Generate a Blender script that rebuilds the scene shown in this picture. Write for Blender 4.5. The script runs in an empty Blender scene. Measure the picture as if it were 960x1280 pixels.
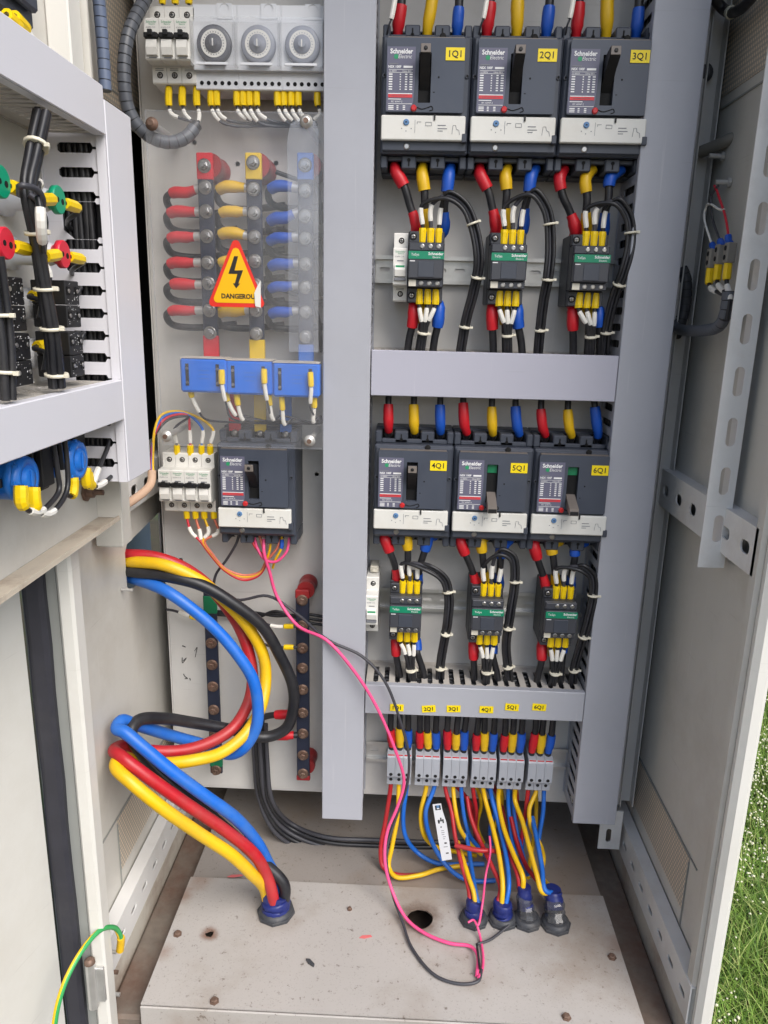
import bpy, bmesh, math, random
from mathutils import Vector, Matrix
from mathutils.geometry import tessellate_polygon
random.seed(7)
SC = bpy.context.scene
COL = SC.collection

# ------------------------------------------------------------------ camera
CAM = Vector((0.0, -1.06, 0.86))
FPX = 945.0                                   # focal length in photo pixels (960 wide)
TH, YA, RO = (math.radians(a) for a in (14.84, 1.8, -1.35))
fw = Vector((-math.sin(YA)*math.cos(TH), math.cos(YA)*math.cos(TH), -math.sin(TH)))
rt = Vector((math.cos(YA), math.sin(YA), 0)); dn = fw.cross(rt)
r2 = rt*math.cos(RO) + dn*math.sin(RO); d2 = -rt*math.sin(RO) + dn*math.cos(RO)
cd = bpy.data.cameras.new('camera'); cam = bpy.data.objects.new('camera', cd); COL.objects.link(cam)
cd.sensor_fit = 'HORIZONTAL'; cd.sensor_width = 36; cd.lens = 36*FPX/960
cd.clip_start = 0.02; cd.clip_end = 500
m = Matrix((r2, -d2, -fw)).transposed().to_4x4(); m.translation = CAM
cam.matrix_world = m
SC.camera = cam

# ------------------------------------------------------------------ light
SUN_EL, SUN_AZ = math.radians(46), math.radians(143)      # azimuth clockwise from +y: behind the camera, to the right
wd = bpy.data.worlds.new('World'); SC.world = wd; wd.use_nodes = True
nt = wd.node_tree; bg = nt.nodes['Background']
sky = nt.nodes.new('ShaderNodeTexSky'); sky.sky_type = 'NISHITA'; sky.sun_disc = False
sky.sun_elevation = SUN_EL; sky.sun_rotation = SUN_AZ
sky.air_density = 1.0; sky.dust_density = 2.5; sky.ozone_density = 1.0
nt.links.new(sky.outputs[0], bg.inputs[0]); bg.inputs[1].default_value = 0.11
sl = bpy.data.lights.new('sun', 'SUN'); sl.energy = 1.5; sl.angle = math.radians(44); sl.color = (1, .985, .955)
so = bpy.data.objects.new('sun', sl); COL.objects.link(so)
sdir = Vector((math.sin(SUN_AZ)*math.cos(SUN_EL), math.cos(SUN_AZ)*math.cos(SUN_EL), math.sin(SUN_EL)))
so.rotation_euler = sdir.to_track_quat('Z', 'Y').to_euler(); so.location = sdir*6
SC.view_settings.view_transform = 'Standard'; SC.view_settings.look = 'None'
SC.view_settings.gamma = 1; SC.view_settings.use_curve_mapping = False
SC.view_settings.exposure = 0.90
SC.cycles.max_bounces = 10; SC.cycles.diffuse_bounces = 2; SC.cycles.transparent_max_bounces = 12

# ------------------------------------------------------------------ photo pixel -> point on a known plane
def ray(u, v): return fw + r2*((u-480)/FPX) + d2*((v-640)/FPX)
def P(u, v, y): w = ray(u, v); return CAM + w*((y-CAM.y)/w.y)
def PX(u, v, x): w = ray(u, v); return CAM + w*((x-CAM.x)/w.x)
def PZ(u, v, z): w = ray(u, v); return CAM + w*((z-CAM.z)/w.z)

# ------------------------------------------------------------------ materials
def lin(c): return tuple((x/255/12.92 if x <= 10 else ((x/255+.055)/1.055)**2.4) for x in c)
MATS = {}
def mat(name, rgb, rough=.5, metal=0, var=.06, scale=40, bump=0, spec=.5, dirt=None, dirt_amt=.0, dscale=9, coat=0, detail=4, scuff=0, dlo=.5):
    """procedural paint / plastic / metal: colour mottling, optional dirt colour in blotches, fine relief"""
    M = bpy.data.materials.new(name); M.use_nodes = True; N = M.node_tree; L = N.links
    b = N.nodes['Principled BSDF']; b.inputs['Roughness'].default_value = rough
    b.inputs['Metallic'].default_value = metal; b.inputs['Specular IOR Level'].default_value = spec
    b.inputs['Coat Weight'].default_value = coat
    tc = N.nodes.new('ShaderNodeTexCoord')
    nz = N.nodes.new('ShaderNodeTexNoise'); nz.inputs['Scale'].default_value = scale; nz.inputs['Detail'].default_value = detail
    ge = N.nodes.new('ShaderNodeNewGeometry'); POS = ge.outputs['Position']
    L.new(POS, nz.inputs['Vector'])
    c = lin(rgb); lo = tuple(x*(1-var*2) for x in c)+(1,); hi = tuple(min(1, x*(1+var*1.2)) for x in c)+(1,)
    mx = N.nodes.new('ShaderNodeMix'); mx.data_type = 'RGBA'
    mx.inputs[6].default_value = lo; mx.inputs[7].default_value = hi
    L.new(nz.outputs['Fac'], mx.inputs[0]); out = mx.outputs[2]
    if dirt:
        n2 = N.nodes.new('ShaderNodeTexNoise'); n2.inputs['Scale'].default_value = dscale; n2.inputs['Detail'].default_value = 9
        n2.inputs['Roughness'].default_value = .72
        L.new(POS, n2.inputs['Vector'])
        mr = N.nodes.new('ShaderNodeMapRange'); mr.inputs[1].default_value = dlo; mr.inputs[2].default_value = .78
        mr.inputs[4].default_value = dirt_amt
        L.new(n2.outputs['Fac'], mr.inputs[0])
        m2 = N.nodes.new('ShaderNodeMix'); m2.data_type = 'RGBA'; m2.inputs[7].default_value = lin(dirt)+(1,)
        L.new(mr.outputs[0], m2.inputs[0]); L.new(out, m2.inputs[6]); out = m2.outputs[2]
    if scuff:                                                     # handling scratches and rubbed streaks
        for (vec, a0, colr) in (((260, 260, 7), .66, (232, 230, 226)), ((9, 9, 300), .68, (120, 112, 104))):
            mp = N.nodes.new('ShaderNodeMapping'); mp.inputs['Scale'].default_value = vec; mp.inputs['Rotation'].default_value = (.12, .2, .07); L.new(POS, mp.inputs[0])
            n4 = N.nodes.new('ShaderNodeTexNoise'); n4.inputs['Scale'].default_value = 1; n4.inputs['Detail'].default_value = 3; L.new(mp.outputs[0], n4.inputs['Vector'])
            m4 = N.nodes.new('ShaderNodeMapRange'); m4.inputs[1].default_value = a0; m4.inputs[2].default_value = a0+.1; m4.inputs[4].default_value = scuff; L.new(n4.outputs['Fac'], m4.inputs[0])
            x4 = N.nodes.new('ShaderNodeMix'); x4.data_type = 'RGBA'; x4.inputs[7].default_value = (*lin(colr), 1); L.new(m4.outputs[0], x4.inputs[0]); L.new(out, x4.inputs[6]); out = x4.outputs[2]
    L.new(out, b.inputs['Base Color'])
    rr = N.nodes.new('ShaderNodeMapRange'); rr.inputs[3].default_value = max(.03, rough-.08); rr.inputs[4].default_value = min(1, rough+.1)
    L.new(nz.outputs['Fac'], rr.inputs[0]); L.new(rr.outputs[0], b.inputs['Roughness'])
    if bump:
        bp = N.nodes.new('ShaderNodeBump'); bp.inputs['Strength'].default_value = bump; bp.inputs['Distance'].default_value = .001
        L.new(nz.outputs['Fac'], bp.inputs['Height']); L.new(bp.outputs[0], b.inputs['Normal'])
    MATS[name] = M; return M

mat('cab', (208, 205, 197), .42, scuff=.22, var=.03, scale=14, dirt=(150, 138, 118), dirt_amt=.35, dscale=5)
mat('plate', (208, 206, 202), .45, scuff=.2, var=.03, scale=10, dirt=(160, 152, 140), dirt_amt=.3, dscale=7)
mat('door_paint', (222, 220, 213), .4, scuff=.18, var=.02, scale=10, dirt=(175, 165, 145), dirt_amt=.25, dscale=4)
mat('dusty_flange', (208, 196, 178), .7, var=.08, scale=30, dirt=(112, 74, 50), dirt_amt=.8, dscale=14, bump=.3)
mat('rusty_paint', (205, 199, 186), .5, var=.03, scale=14, dirt=(122, 78, 48), dirt_amt=.85, dscale=9, bump=.2, dlo=.44)
mat('gutter', (120, 110, 100), .8, var=.2, scale=90, dirt=(96, 54, 32), dirt_amt=.95, dscale=7, dlo=.42, bump=.5)
mat('rail', (228, 227, 224), .42, scuff=.2, var=.03, scale=30, dirt=(165, 150, 130), dirt_amt=.35)
mat('duct', (172, 174, 182), .38, scuff=.16, var=.025, scale=9, dirt=(150, 150, 158), dirt_amt=.3, dscale=6)
mat('duct_lilac', (178, 178, 191), .36, scuff=.16, var=.02, scale=9)
mat('duct_dusty', (196, 190, 182), .7, var=.07, scale=60, dirt=(170, 150, 125), dirt_amt=.5)
mat('duct_white', (221, 220, 226), .36, scuff=.1, var=.02, scale=9)
mat('gasket', (52, 52, 60), .55, var=.15, scale=50, dirt=(90, 88, 86), dirt_amt=.3)
mat('grey_strip', (150, 152, 148), .5, var=.06, scale=20)
mat('breaker', (64, 69, 80), .42, var=.05, scale=50, dirt=(110, 108, 104), dirt_amt=.14, dscale=14)
mat('breaker_cover', (70, 76, 89), .36, var=.04, scale=50, dirt=(115, 112, 106), dirt_amt=.1, dscale=14)
mat('label_grey', (104, 104, 124), .45, var=.03)
mat('strip_white', (222, 221, 215), .45, var=.03, dirt=(180, 168, 140), dirt_amt=.3)
mat('black', (22, 22, 25), .5, var=.15)
mat('void', (9, 9, 11), .8, var=.1)
mat('handle_grey', (120, 112, 106), .4, var=.05)
mat('white_plastic', (228, 226, 220), .38, var=.02)
mat('white_print', (236, 236, 236), .5, var=.01)
mat('ivory_plastic', (222, 216, 200), .4, var=.03, dirt=(180, 165, 140), dirt_amt=.3, dscale=20)
mat('grey_plastic', (222, 224, 228), .4, var=.03)
mat('terminal_grey', (170, 174, 182), .42, var=.03)
mat('contactor', (58, 60, 66), .48, var=.06, dirt=(112, 110, 106), dirt_amt=.16, dscale=16)
mat('contactor_front', (66, 68, 75), .4, var=.05)
mat('green_band', (18, 132, 98), .4, var=.03)
mat('green_print', (40, 150, 100), .5, var=.02)
mat('grey_print', (120, 122, 128), .5, var=.02)
mat('red_print', (214, 62, 70), .5, var=.03)
mat('blue_print', (90, 130, 175), .5, var=.03)
mat('black_print', (35, 33, 33), .6, var=.05)
mat('red_button', (196, 40, 44), .35, var=.03)
mat('tag_yellow', (250, 222, 20), .4, var=.02)
mat('ferrule_yellow', (246, 208, 12), .38, var=.06, scale=120)
mat('sleeve_red', (200, 26, 40), .42, var=.08, scale=90, bump=.15)
mat('sleeve_yellow', (226, 182, 24), .42, var=.08, scale=90, bump=.15)
mat('sleeve_blue', (24, 84, 186), .42, var=.08, scale=90, bump=.15)
mat('cable_black', (32, 33, 38), .38, var=.16, scale=70, dirt=(95, 92, 90), dirt_amt=.25, dscale=25, bump=.1, dlo=.42)
mat('wire_dark', (64, 64, 70), .45, var=.1, scale=80)
mat('cable_red', (186, 28, 40), .4, var=.1, scale=50, bump=.2, dirt=(150, 96, 88), dirt_amt=.5, dscale=18, dlo=.42)
mat('cable_yellow', (240, 192, 14), .4, var=.08, scale=50, bump=.2, dirt=(186, 150, 70), dirt_amt=.5, dscale=18, dlo=.42)
mat('cable_blue', (18, 104, 206), .4, var=.08, scale=50, bump=.2, dirt=(96, 132, 168), dirt_amt=.5, dscale=18, dlo=.42)
mat('wire_pink', (240, 84, 140), .4, var=.05)
mat('wire_red', (205, 40, 58), .4, var=.05)
mat('wire_orange', (214, 120, 96), .45, var=.12, scale=200)
mat('wire_green', (60, 165, 92), .4, var=.05)
mat('marker_white', (236, 233, 225), .45, var=.03)
mat('tie_white', (226, 220, 200), .4, var=.03)
mat('zinc', (214, 213, 210), .36, metal=.65, var=.12, scale=60, dirt=(150, 140, 120), dirt_amt=.3)
mat('chrome', (180, 178, 176), .3, metal=.9, var=.12)
mat('rusty_bolt', (136, 112, 98), .55, metal=.5, var=.3, scale=120, dirt=(98, 52, 34), dirt_amt=.8, dscale=60)
mat('bus_sleeve', (38, 44, 62), .42, var=.1, scale=60)
mat('bus_red', (206, 40, 52), .45, var=.05)
mat('bus_yellow', (222, 186, 40), .45, var=.05)
mat('bus_blue', (66, 112, 190), .45, var=.05)
mat('bus_green', (14, 120, 78), .45, var=.05)
mat('insulator_red', (150, 40, 42), .35, var=.05)
mat('ct_blue', (30, 112, 220), .38, var=.04)
mat('cap_blue', (34, 118, 214), .32, var=.03)
mat('lamp_green', (14, 158, 118), .35, var=.03)
mat('lamp_red', (220, 38, 62), .35, var=.03)
mat('gland', (60, 62, 67), .5, var=.08, dirt=(130, 126, 118), dirt_amt=.4, dscale=30)
mat('tape_blue', (32, 44, 112), .4, var=.12, scale=120, bump=.4)
mat('wrap_grey', (92, 96, 104), .4, var=.06)
mat('wrap_blue', (104, 116, 140), .4, var=.06)
mat('stub_grey', (138, 134, 126), .6, var=.08)
mat('concrete', (150, 146, 138), .85, var=.1, scale=30, bump=.4)
mat('soil', (70, 62, 42), .95, var=.3, scale=30, dirt=(54, 78, 28), dirt_amt=.9, dscale=5, bump=.6)
mat('blue_panel', (150, 158, 170), .5, var=.03)
mat('sign_red', (226, 52, 40), .4, var=.03)
mat('sign_yellow', (246, 188, 8), .42, var=.05, scale=25)
mat('dirt_pink', (214, 110, 110), .7, var=.1)
mat('tape_tan', (206, 172, 146), .55, var=.06)
mat('blade', (132, 166, 66), .65, var=.3, scale=6)
mat('blossom', (226, 222, 190), .6, var=.08)

def leafy():
    M = MATS['blade']; b = M.node_tree.nodes['Principled BSDF']
    b.inputs['Subsurface Weight'].default_value = 0
leafy()

def mat_clear(name, tint=(1, 1, 1), haze=.06, rough=.06):
    M = bpy.data.materials.new(name); M.use_nodes = True; N = M.node_tree; L = N.links
    for n in list(N.nodes): N.nodes.remove(n)
    o = N.nodes.new('ShaderNodeOutputMaterial'); t = N.nodes.new('ShaderNodeBsdfTransparent'); t.inputs[0].default_value = (*tint, 1)
    g = N.nodes.new('ShaderNodeBsdfGlossy'); g.inputs['Roughness'].default_value = rough
    df = N.nodes.new('ShaderNodeBsdfDiffuse'); df.inputs[0].default_value = (.75, .76, .8, 1)
    fr = N.nodes.new('ShaderNodeFresnel'); fr.inputs[0].default_value = 1.45
    nz = N.nodes.new('ShaderNodeTexNoise'); nz.inputs['Scale'].default_value = 12; nz.inputs['Detail'].default_value = 6
    tc = N.nodes.new('ShaderNodeTexCoord'); L.new(tc.outputs['Object'], nz.inputs['Vector'])
    mr = N.nodes.new('ShaderNodeMapRange'); mr.inputs[1].default_value = .35; mr.inputs[2].default_value = .75
    mr.inputs[3].default_value = haze*.5; mr.inputs[4].default_value = haze*1.8; L.new(nz.outputs['Fac'], mr.inputs[0])
    m1 = N.nodes.new('ShaderNodeMixShader'); m2 = N.nodes.new('ShaderNodeMixShader')
    L.new(mr.outputs[0], m1.inputs[0]); L.new(t.outputs[0], m1.inputs[1]); L.new(df.outputs[0], m1.inputs[2])
    gb_ = N.nodes.new('ShaderNodeNewGeometry'); inv = N.nodes.new('ShaderNodeMath'); inv.operation = 'SUBTRACT'; inv.inputs[0].default_value = 1; L.new(gb_.outputs['Backfacing'], inv.inputs[1])
    mu_ = N.nodes.new('ShaderNodeMath'); mu_.operation = 'MULTIPLY'; L.new(fr.outputs[0], mu_.inputs[0]); L.new(inv.outputs[0], mu_.inputs[1])   # one reflection per sheet
    L.new(mu_.outputs[0], m2.inputs[0]); L.new(m1.outputs[0], m2.inputs[1]); L.new(g.outputs[0], m2.inputs[2])
    L.new(m2.outputs[0], o.inputs[0]); MATS[name] = M
mat_clear('pale_haze', haze=.10, rough=.2, tint=(.97, .98, 1)); mat_clear('acrylic', haze=.05, rough=.03); mat_clear('window', haze=.04); mat_clear('clear_wrap', haze=.07, rough=.08, tint=(.5, .52, .56))  # first one: pale haze for the painted glare band and the cover edges

def mat_floor(name, rgb, stains=()):
    M = mat(name, rgb, .6, var=.06, scale=9, dirt=(138, 124, 108), dirt_amt=.55, dscale=6)
    N = M.node_tree; L = N.links; b = N.nodes['Principled BSDF']
    tc = next(n for n in N.nodes if n.type == 'TEX_COORD')
    def blend(fac, col):
        src = b.inputs['Base Color'].links[0].from_socket
        mx = N.nodes.new('ShaderNodeMix'); mx.data_type = 'RGBA'; mx.inputs[7].default_value = (*lin(col), 1)
        L.new(fac, mx.inputs[0]); L.new(src, mx.inputs[6]); L.new(mx.outputs[2], b.inputs['Base Color'])
    def rng(sock, a, c, hi):
        mr = N.nodes.new('ShaderNodeMapRange'); mr.interpolation_type = 'SMOOTHSTEP'; mr.inputs[1].default_value = a; mr.inputs[2].default_value = c; mr.inputs[4].default_value = hi; L.new(sock, mr.inputs[0]); return mr.outputs[0]
    def noise(sc, det, ro=.6):
        n = N.nodes.new('ShaderNodeTexNoise'); n.inputs['Scale'].default_value = sc; n.inputs['Detail'].default_value = det; n.inputs['Roughness'].default_value = ro; L.new(tc.outputs['Object'], n.inputs['Vector']); return n.outputs['Fac']
    blend(rng(noise(420, 2), .58, .74, .35), (112, 100, 88))          # sand and grit
    blend(rng(noise(95, 5, .7), .60, .70, .7), (84, 70, 58))          # scattered specks
    blend(rng(noise(5, 6), .48, .70, .55), (138, 120, 102))           # washed dust
    for (c, r0, r1, col, amt) in stains:                                # rust bleeding from drilled holes
        d = N.nodes.new('ShaderNodeVectorMath'); d.operation = 'DISTANCE'; d.inputs[1].default_value = c; L.new(tc.outputs['Object'], d.inputs[0])
        ad = N.nodes.new('ShaderNodeMath'); ad.operation = 'MULTIPLY_ADD'; ad.inputs[1].default_value = r1*.9; L.new(noise(60, 4), ad.inputs[0]); L.new(d.outputs['Value'], ad.inputs[2])
        mr = N.nodes.new('ShaderNodeMapRange'); mr.interpolation_type = 'SMOOTHSTEP'; mr.inputs[1].default_value = r0+r1*.35; mr.inputs[2].default_value = r1+r1*.55; mr.inputs[3].default_value = amt; mr.inputs[4].default_value = 0; L.new(ad.outputs[0], mr.inputs[0])
        blend(mr.outputs[0], col)
_h1 = PZ(525, 1148, .02); _e = [PZ(u, v, .02) for u, v in ((228, 1120), (205, 1190), (770, 1180), (440, 1115), (640, 1112), (345, 1141))]; _h2 = PZ(262, 1167, .02)
mat_floor('floor', (178, 173, 168), [(tuple(_h1), .018, .036, (110, 92, 80), .85), (tuple(_h2), .006, .015, (120, 84, 64), .85), (tuple(PZ(250, 1100, .02)), .0, .03, (140, 105, 80), .5), (tuple(_e[0]), 0, .022, (128, 88, 62), .6), (tuple(_e[1]), 0, .018, (128, 92, 66), .5), (tuple(_e[2]), 0, .024, (126, 92, 70), .5), (tuple(_e[5]), .02, .05, (150, 138, 126), .5)])
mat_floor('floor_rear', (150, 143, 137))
mat('dial_grey', (150, 154, 166), .4, var=.04)
mat('dial_dark', (84, 86, 96), .4, var=.04)

def mat_perf(name, rgb, hole, scale):
    M = mat(name, rgb, .5, var=.04, scale=14); N = M.node_tree; L = N.links; b = N.nodes['Principled BSDF']
    src = b.inputs['Base Color'].links[0].from_socket; tc = next(n for n in N.nodes if n.type == 'TEX_COORD')
    sep = N.nodes.new('ShaderNodeSeparateXYZ'); L.new(tc.outputs['Object'], sep.inputs[0])
    def cellfrac(sock, off):
        a = N.nodes.new('ShaderNodeMath'); a.operation = 'MULTIPLY_ADD'; a.inputs[1].default_value = scale; L.new(sock, a.inputs[0])
        if off is not None: L.new(off, a.inputs[2])
        f = N.nodes.new('ShaderNodeMath'); f.operation = 'FRACT'; L.new(a.outputs[0], f.inputs[0])
        s = N.nodes.new('ShaderNodeMath'); s.operation = 'SUBTRACT'; s.inputs[1].default_value = .5; L.new(f.outputs[0], s.inputs[0])
        q = N.nodes.new('ShaderNodeMath'); q.operation = 'POWER'; q.inputs[1].default_value = 2; L.new(s.outputs[0], q.inputs[0]); return q.outputs[0], a.outputs[0]
    za, raw = cellfrac(sep.outputs['Z'], None)
    fl = N.nodes.new('ShaderNodeMath'); fl.operation = 'FLOOR'; L.new(raw, fl.inputs[0])
    hf = N.nodes.new('ShaderNodeMath'); hf.operation = 'MULTIPLY'; hf.inputs[1].default_value = .5; L.new(fl.outputs[0], hf.inputs[0])
    ya_, _ = cellfrac(sep.outputs['Y'], hf.outputs[0])
    ad = N.nodes.new('ShaderNodeMath'); L.new(za, ad.inputs[0]); L.new(ya_, ad.inputs[1])
    lt = N.nodes.new('ShaderNodeMath'); lt.operation = 'LESS_THAN'; lt.inputs[1].default_value = .095; L.new(ad.outputs[0], lt.inputs[0])
    mx = N.nodes.new('ShaderNodeMix'); mx.data_type = 'RGBA'; mx.inputs[7].default_value = (*lin(hole), 1)
    L.new(lt.outputs[0], mx.inputs[0]); L.new(src, mx.inputs[6]); L.new(mx.outputs[2], b.inputs['Base Color'])
mat_perf('vent_light', (176, 168, 156), (226, 208, 184), 170)
mat_perf('vent_dark', (186, 180, 170), (60, 56, 52), 170)

# ------------------------------------------------------------------ mesh building
_cube = {}
def chamfer_cube(bev):
    """unit data for a box with chamfered edges, as function of half sizes"""
    pass
class B:
    def __init__(s): s.v = []; s.f = []; s.m = []; s.s = []
    def raw(s, vs, fs, mi=0, smooth=False):
        o = len(s.v); s.v += [tuple(p) for p in vs]
        for f in fs: s.f.append([i+o for i in f]); s.m.append(mi); s.s.append(smooth)
        return s
    def box(s, lo, hi, bev=0, mi=0, rot=None, piv=None):
        lo = [min(a, b) for a, b in zip(lo, hi)], [max(a, b) for a, b in zip(lo, hi)]
        lo, hi = lo
        if bev <= 0:
            vs = [(x, y, z) for x in (lo[0], hi[0]) for y in (lo[1], hi[1]) for z in (lo[2], hi[2])]
            fs = [(0, 1, 3, 2), (4, 6, 7, 5), (0, 4, 5, 1), (2, 3, 7, 6), (0, 2, 6, 4), (1, 5, 7, 3)]
        else:
            bev = min(bev, *[(h-l)*.49 for l, h in zip(lo, hi)])
            vs = []; idx = {}
            for i in range(8):
                sg = (i & 1, i >> 1 & 1, i >> 2 & 1)
                for ax in range(3):
                    p = [0, 0, 0]
                    for k in range(3):
                        e = hi[k] if sg[k] else lo[k]
                        p[k] = e if k == ax else (e-bev if sg[k] else e+bev)
                    idx[(sg, ax)] = len(vs); vs.append(tuple(p))
            fs = []
            for ax in range(3):
                a, b = (ax+1) % 3, (ax+2) % 3
                for t in (0, 1):
                    q = []
                    for (p, r) in ((0, 0), (1, 0), (1, 1), (0, 1)):
                        sg = [0, 0, 0]; sg[ax] = t; sg[a] = p; sg[b] = r; q.append(idx[(tuple(sg), ax)])
                    fs.append(q)
                for p in (0, 1):
                    for r in (0, 1):
                        q = []
                        for t, w in ((0, a), (1, a), (1, b), (0, b)):
                            sg = [0, 0, 0]; sg[ax] = t; sg[a] = p; sg[b] = r; q.append(idx[(tuple(sg), w)])
                        fs.append(q)
            for i in range(8):
                sg = (i & 1, i >> 1 & 1, i >> 2 & 1); fs.append([idx[(sg, k)] for k in range(3)])
        if rot is not None:
            pv = Vector(piv) if piv is not None else (Vector(lo)+Vector(hi))/2
            vs = [tuple(rot @ (Vector(p)-pv) + pv) for p in vs]
        return s.raw(vs, fs, mi)
    def tube(s, pts, r, n=8, mi=0, sq=False, cap=True, flat=1.0, smooth=True):
        pts = [Vector(p) for p in pts]; N = len(pts)
        rr = r if isinstance(r, (list, tuple)) else [r]*N
        T = []
        for i in range(N):
            a = pts[max(0, i-1)]; b = pts[min(N-1, i+1)]; t = (b-a)
            T.append(t.normalized() if t.length > 1e-9 else Vector((0, 0, 1)))
        u = T[0].orthogonal().normalized()
        if abs(T[0].x) < .9:                       # start frame: one axis along x where possible
            u = Vector((1, 0, 0)); u = (u - T[0]*u.dot(T[0])).normalized()
        vs = []; fs = []
        for i in range(N):
            u = (u - T[i]*u.dot(T[i]))
            u = u.normalized() if u.length > 1e-6 else T[i].orthogonal().normalized()
            w = T[i].cross(u)
            for k in range(n):
                a = 2*math.pi*(k+.5)/n; c, d = math.cos(a), math.sin(a)
                if sq:
                    e = max(abs(c), abs(d)); q = .55/e+.45; c *= q; d *= q
                vs.append(pts[i] + (u*c + w*d*flat)*rr[i])
        for i in range(N-1):
            for k in range(n):
                k2 = (k+1) % n; fs.append((i*n+k, i*n+k2, (i+1)*n+k2, (i+1)*n+k))
        s.raw(vs, fs, mi, smooth and not sq)
        if cap: s.raw(vs[:n], [list(range(n))[::-1]], mi); s.raw(vs[-n:], [list(range(n))], mi)
        return s
    def cyl(s, p0, p1, r, r1=None, n=14, mi=0, smooth=True):
        return s.tube([p0, p1], [r, r if r1 is None else r1], n, mi, smooth=smooth)
    def lathe(s, base, axis, prof, n=18, mi=0, smooth=True):
        """prof: list of (distance along axis, radius)"""
        base = Vector(base); ax = Vector(axis).normalized(); u = ax.orthogonal().normalized(); w = ax.cross(u)
        vs = [base+ax*h+(u*math.cos(2*math.pi*k/n)+w*math.sin(2*math.pi*k/n))*r for h, r in prof for k in range(n)]
        fs = [(i*n+k, i*n+(k+1) % n, (i+1)*n+(k+1) % n, (i+1)*n+k) for i in range(len(prof)-1) for k in range(n)]
        s.raw(vs, fs, mi, smooth)
        if prof[-1][1] > 1e-6: s.raw(vs[-n:], [list(range(n))], mi)
        if prof[0][1] > 1e-6: s.raw(vs[:n], [list(range(n))[::-1]], mi)
        return s
    def prism(s, outer, holes, fm, t0, t1, mi=0, smooth=False):
        """flat plate with holes; fm(a,b,t) maps plate coordinates to space"""
        loops = [list(outer)] + [list(h) for h in holes]
        flat = [p for l in loops for p in l]; n = len(flat)
        tri = tessellate_polygon([[Vector((a, b, 0)) for a, b in l] for l in loops])
        vs = [fm(a, b, t0) for a, b in flat] + [fm(a, b, t1) for a, b in flat]
        fs = [list(t) for t in tri] + [[i+n for i in t][::-1] for t in tri]
        o = 0
        for l in loops:
            k = len(l)
            for i in range(k):
                j = (i+1) % k; fs.append((o+i, o+j, n+o+j, n+o+i))
            o += k
        return s.raw(vs, fs, mi, smooth)
    def moved(s, d):
        d = Vector(d); s.v = [tuple(Vector(p)+d) for p in s.v]; return s

def rrect(cx, cy, w, h, r=0, n=4):
    if r <= 0: return [(cx-w/2, cy-h/2), (cx+w/2, cy-h/2), (cx+w/2, cy+h/2), (cx-w/2, cy+h/2)]
    r = min(r, w/2*.999, h/2*.999); o = []
    for (sx, sy, a0) in ((1, -1, -90), (1, 1, 0), (-1, 1, 90), (-1, -1, 180)):
        for i in range(n+1):
            a = math.radians(a0+90*i/n); o.append((cx+sx*(w/2-r)+r*math.cos(a), cy+sy*(h/2-r)+r*math.sin(a)))
    return o
def circ(cx, cy, r, n=10): return [(cx+r*math.cos(2*math.pi*i/n), cy+r*math.sin(2*math.pi*i/n)) for i in range(n)]
def FY(y0=0): return lambda a, b, t: (a, t, b)         # plate in the xz plane, t along y
def FXp(): return lambda a, b, t: (t, a, b)            # plate in the yz plane, t along x
def FZp(): return lambda a, b, t: (a, b, t)

def mesh_of(name, b, mats):
    me = bpy.data.meshes.new(name); me.from_pydata(b.v, [], b.f)
    for x in (mats if isinstance(mats, (list, tuple)) else [mats]): me.materials.append(MATS[x])
    me.polygons.foreach_set('material_index', b.m); me.polygons.foreach_set('use_smooth', b.s)
    bm = bmesh.new(); bm.from_mesh(me); bmesh.ops.recalc_face_normals(bm, faces=bm.faces); bm.to_mesh(me); bm.free()
    return me
def obj(name, b, mats, parent=None, loc=None, rz=0):
    me = b if isinstance(b, bpy.types.Mesh) else mesh_of(name, b, mats)
    o = bpy.data.objects.new(name, me); COL.objects.link(o)
    if parent: o.parent = parent
    if loc is not None: o.location = loc
    if rz: o.rotation_euler.z = rz
    return o
def tag(o, label, cat, group=None, kind=None):
    if label: o['label'] = label
    if cat: o['category'] = cat
    if group: o['group'] = group
    if kind: o['kind'] = kind
    return o
def thing(name, label, cat, loc=(0, 0, 0), group=None, rz=0):
    o = bpy.data.objects.new(name, None); COL.objects.link(o); o.location = loc; o.rotation_euler.z = rz
    o.empty_display_size = .02
    return tag(o, label, cat, group)
KIDS = {}
def copy_tree(src, parent=None):
    c = src.copy(); COL.objects.link(c)
    if parent: c.parent = parent
    for ch in [o for o in src.children]: copy_tree(ch, c)
    return c
def place(src, first, loc, label, group=None, rz=0):
    o = src if first else copy_tree(src)
    o.location = loc; o.rotation_euler.z = rz; o['label'] = label
    if group: o['group'] = group
    return o
def base_origin(o):
    """move a single-mesh thing's origin to the bottom centre of its mesh"""
    me = o.data; xs = [v.co for v in me.vertices]
    lo = Vector([min(p[k] for p in xs) for k in range(3)]); hi = Vector([max(p[k] for p in xs) for k in range(3)])
    c = Vector(((lo.x+hi.x)/2, (lo.y+hi.y)/2, lo.z)); me.transform(Matrix.Translation(-c)); o.location = Vector(o.location)+c
    for ch in o.children: ch.location = Vector(ch.location)-c
    return o
_tx = {}
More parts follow.
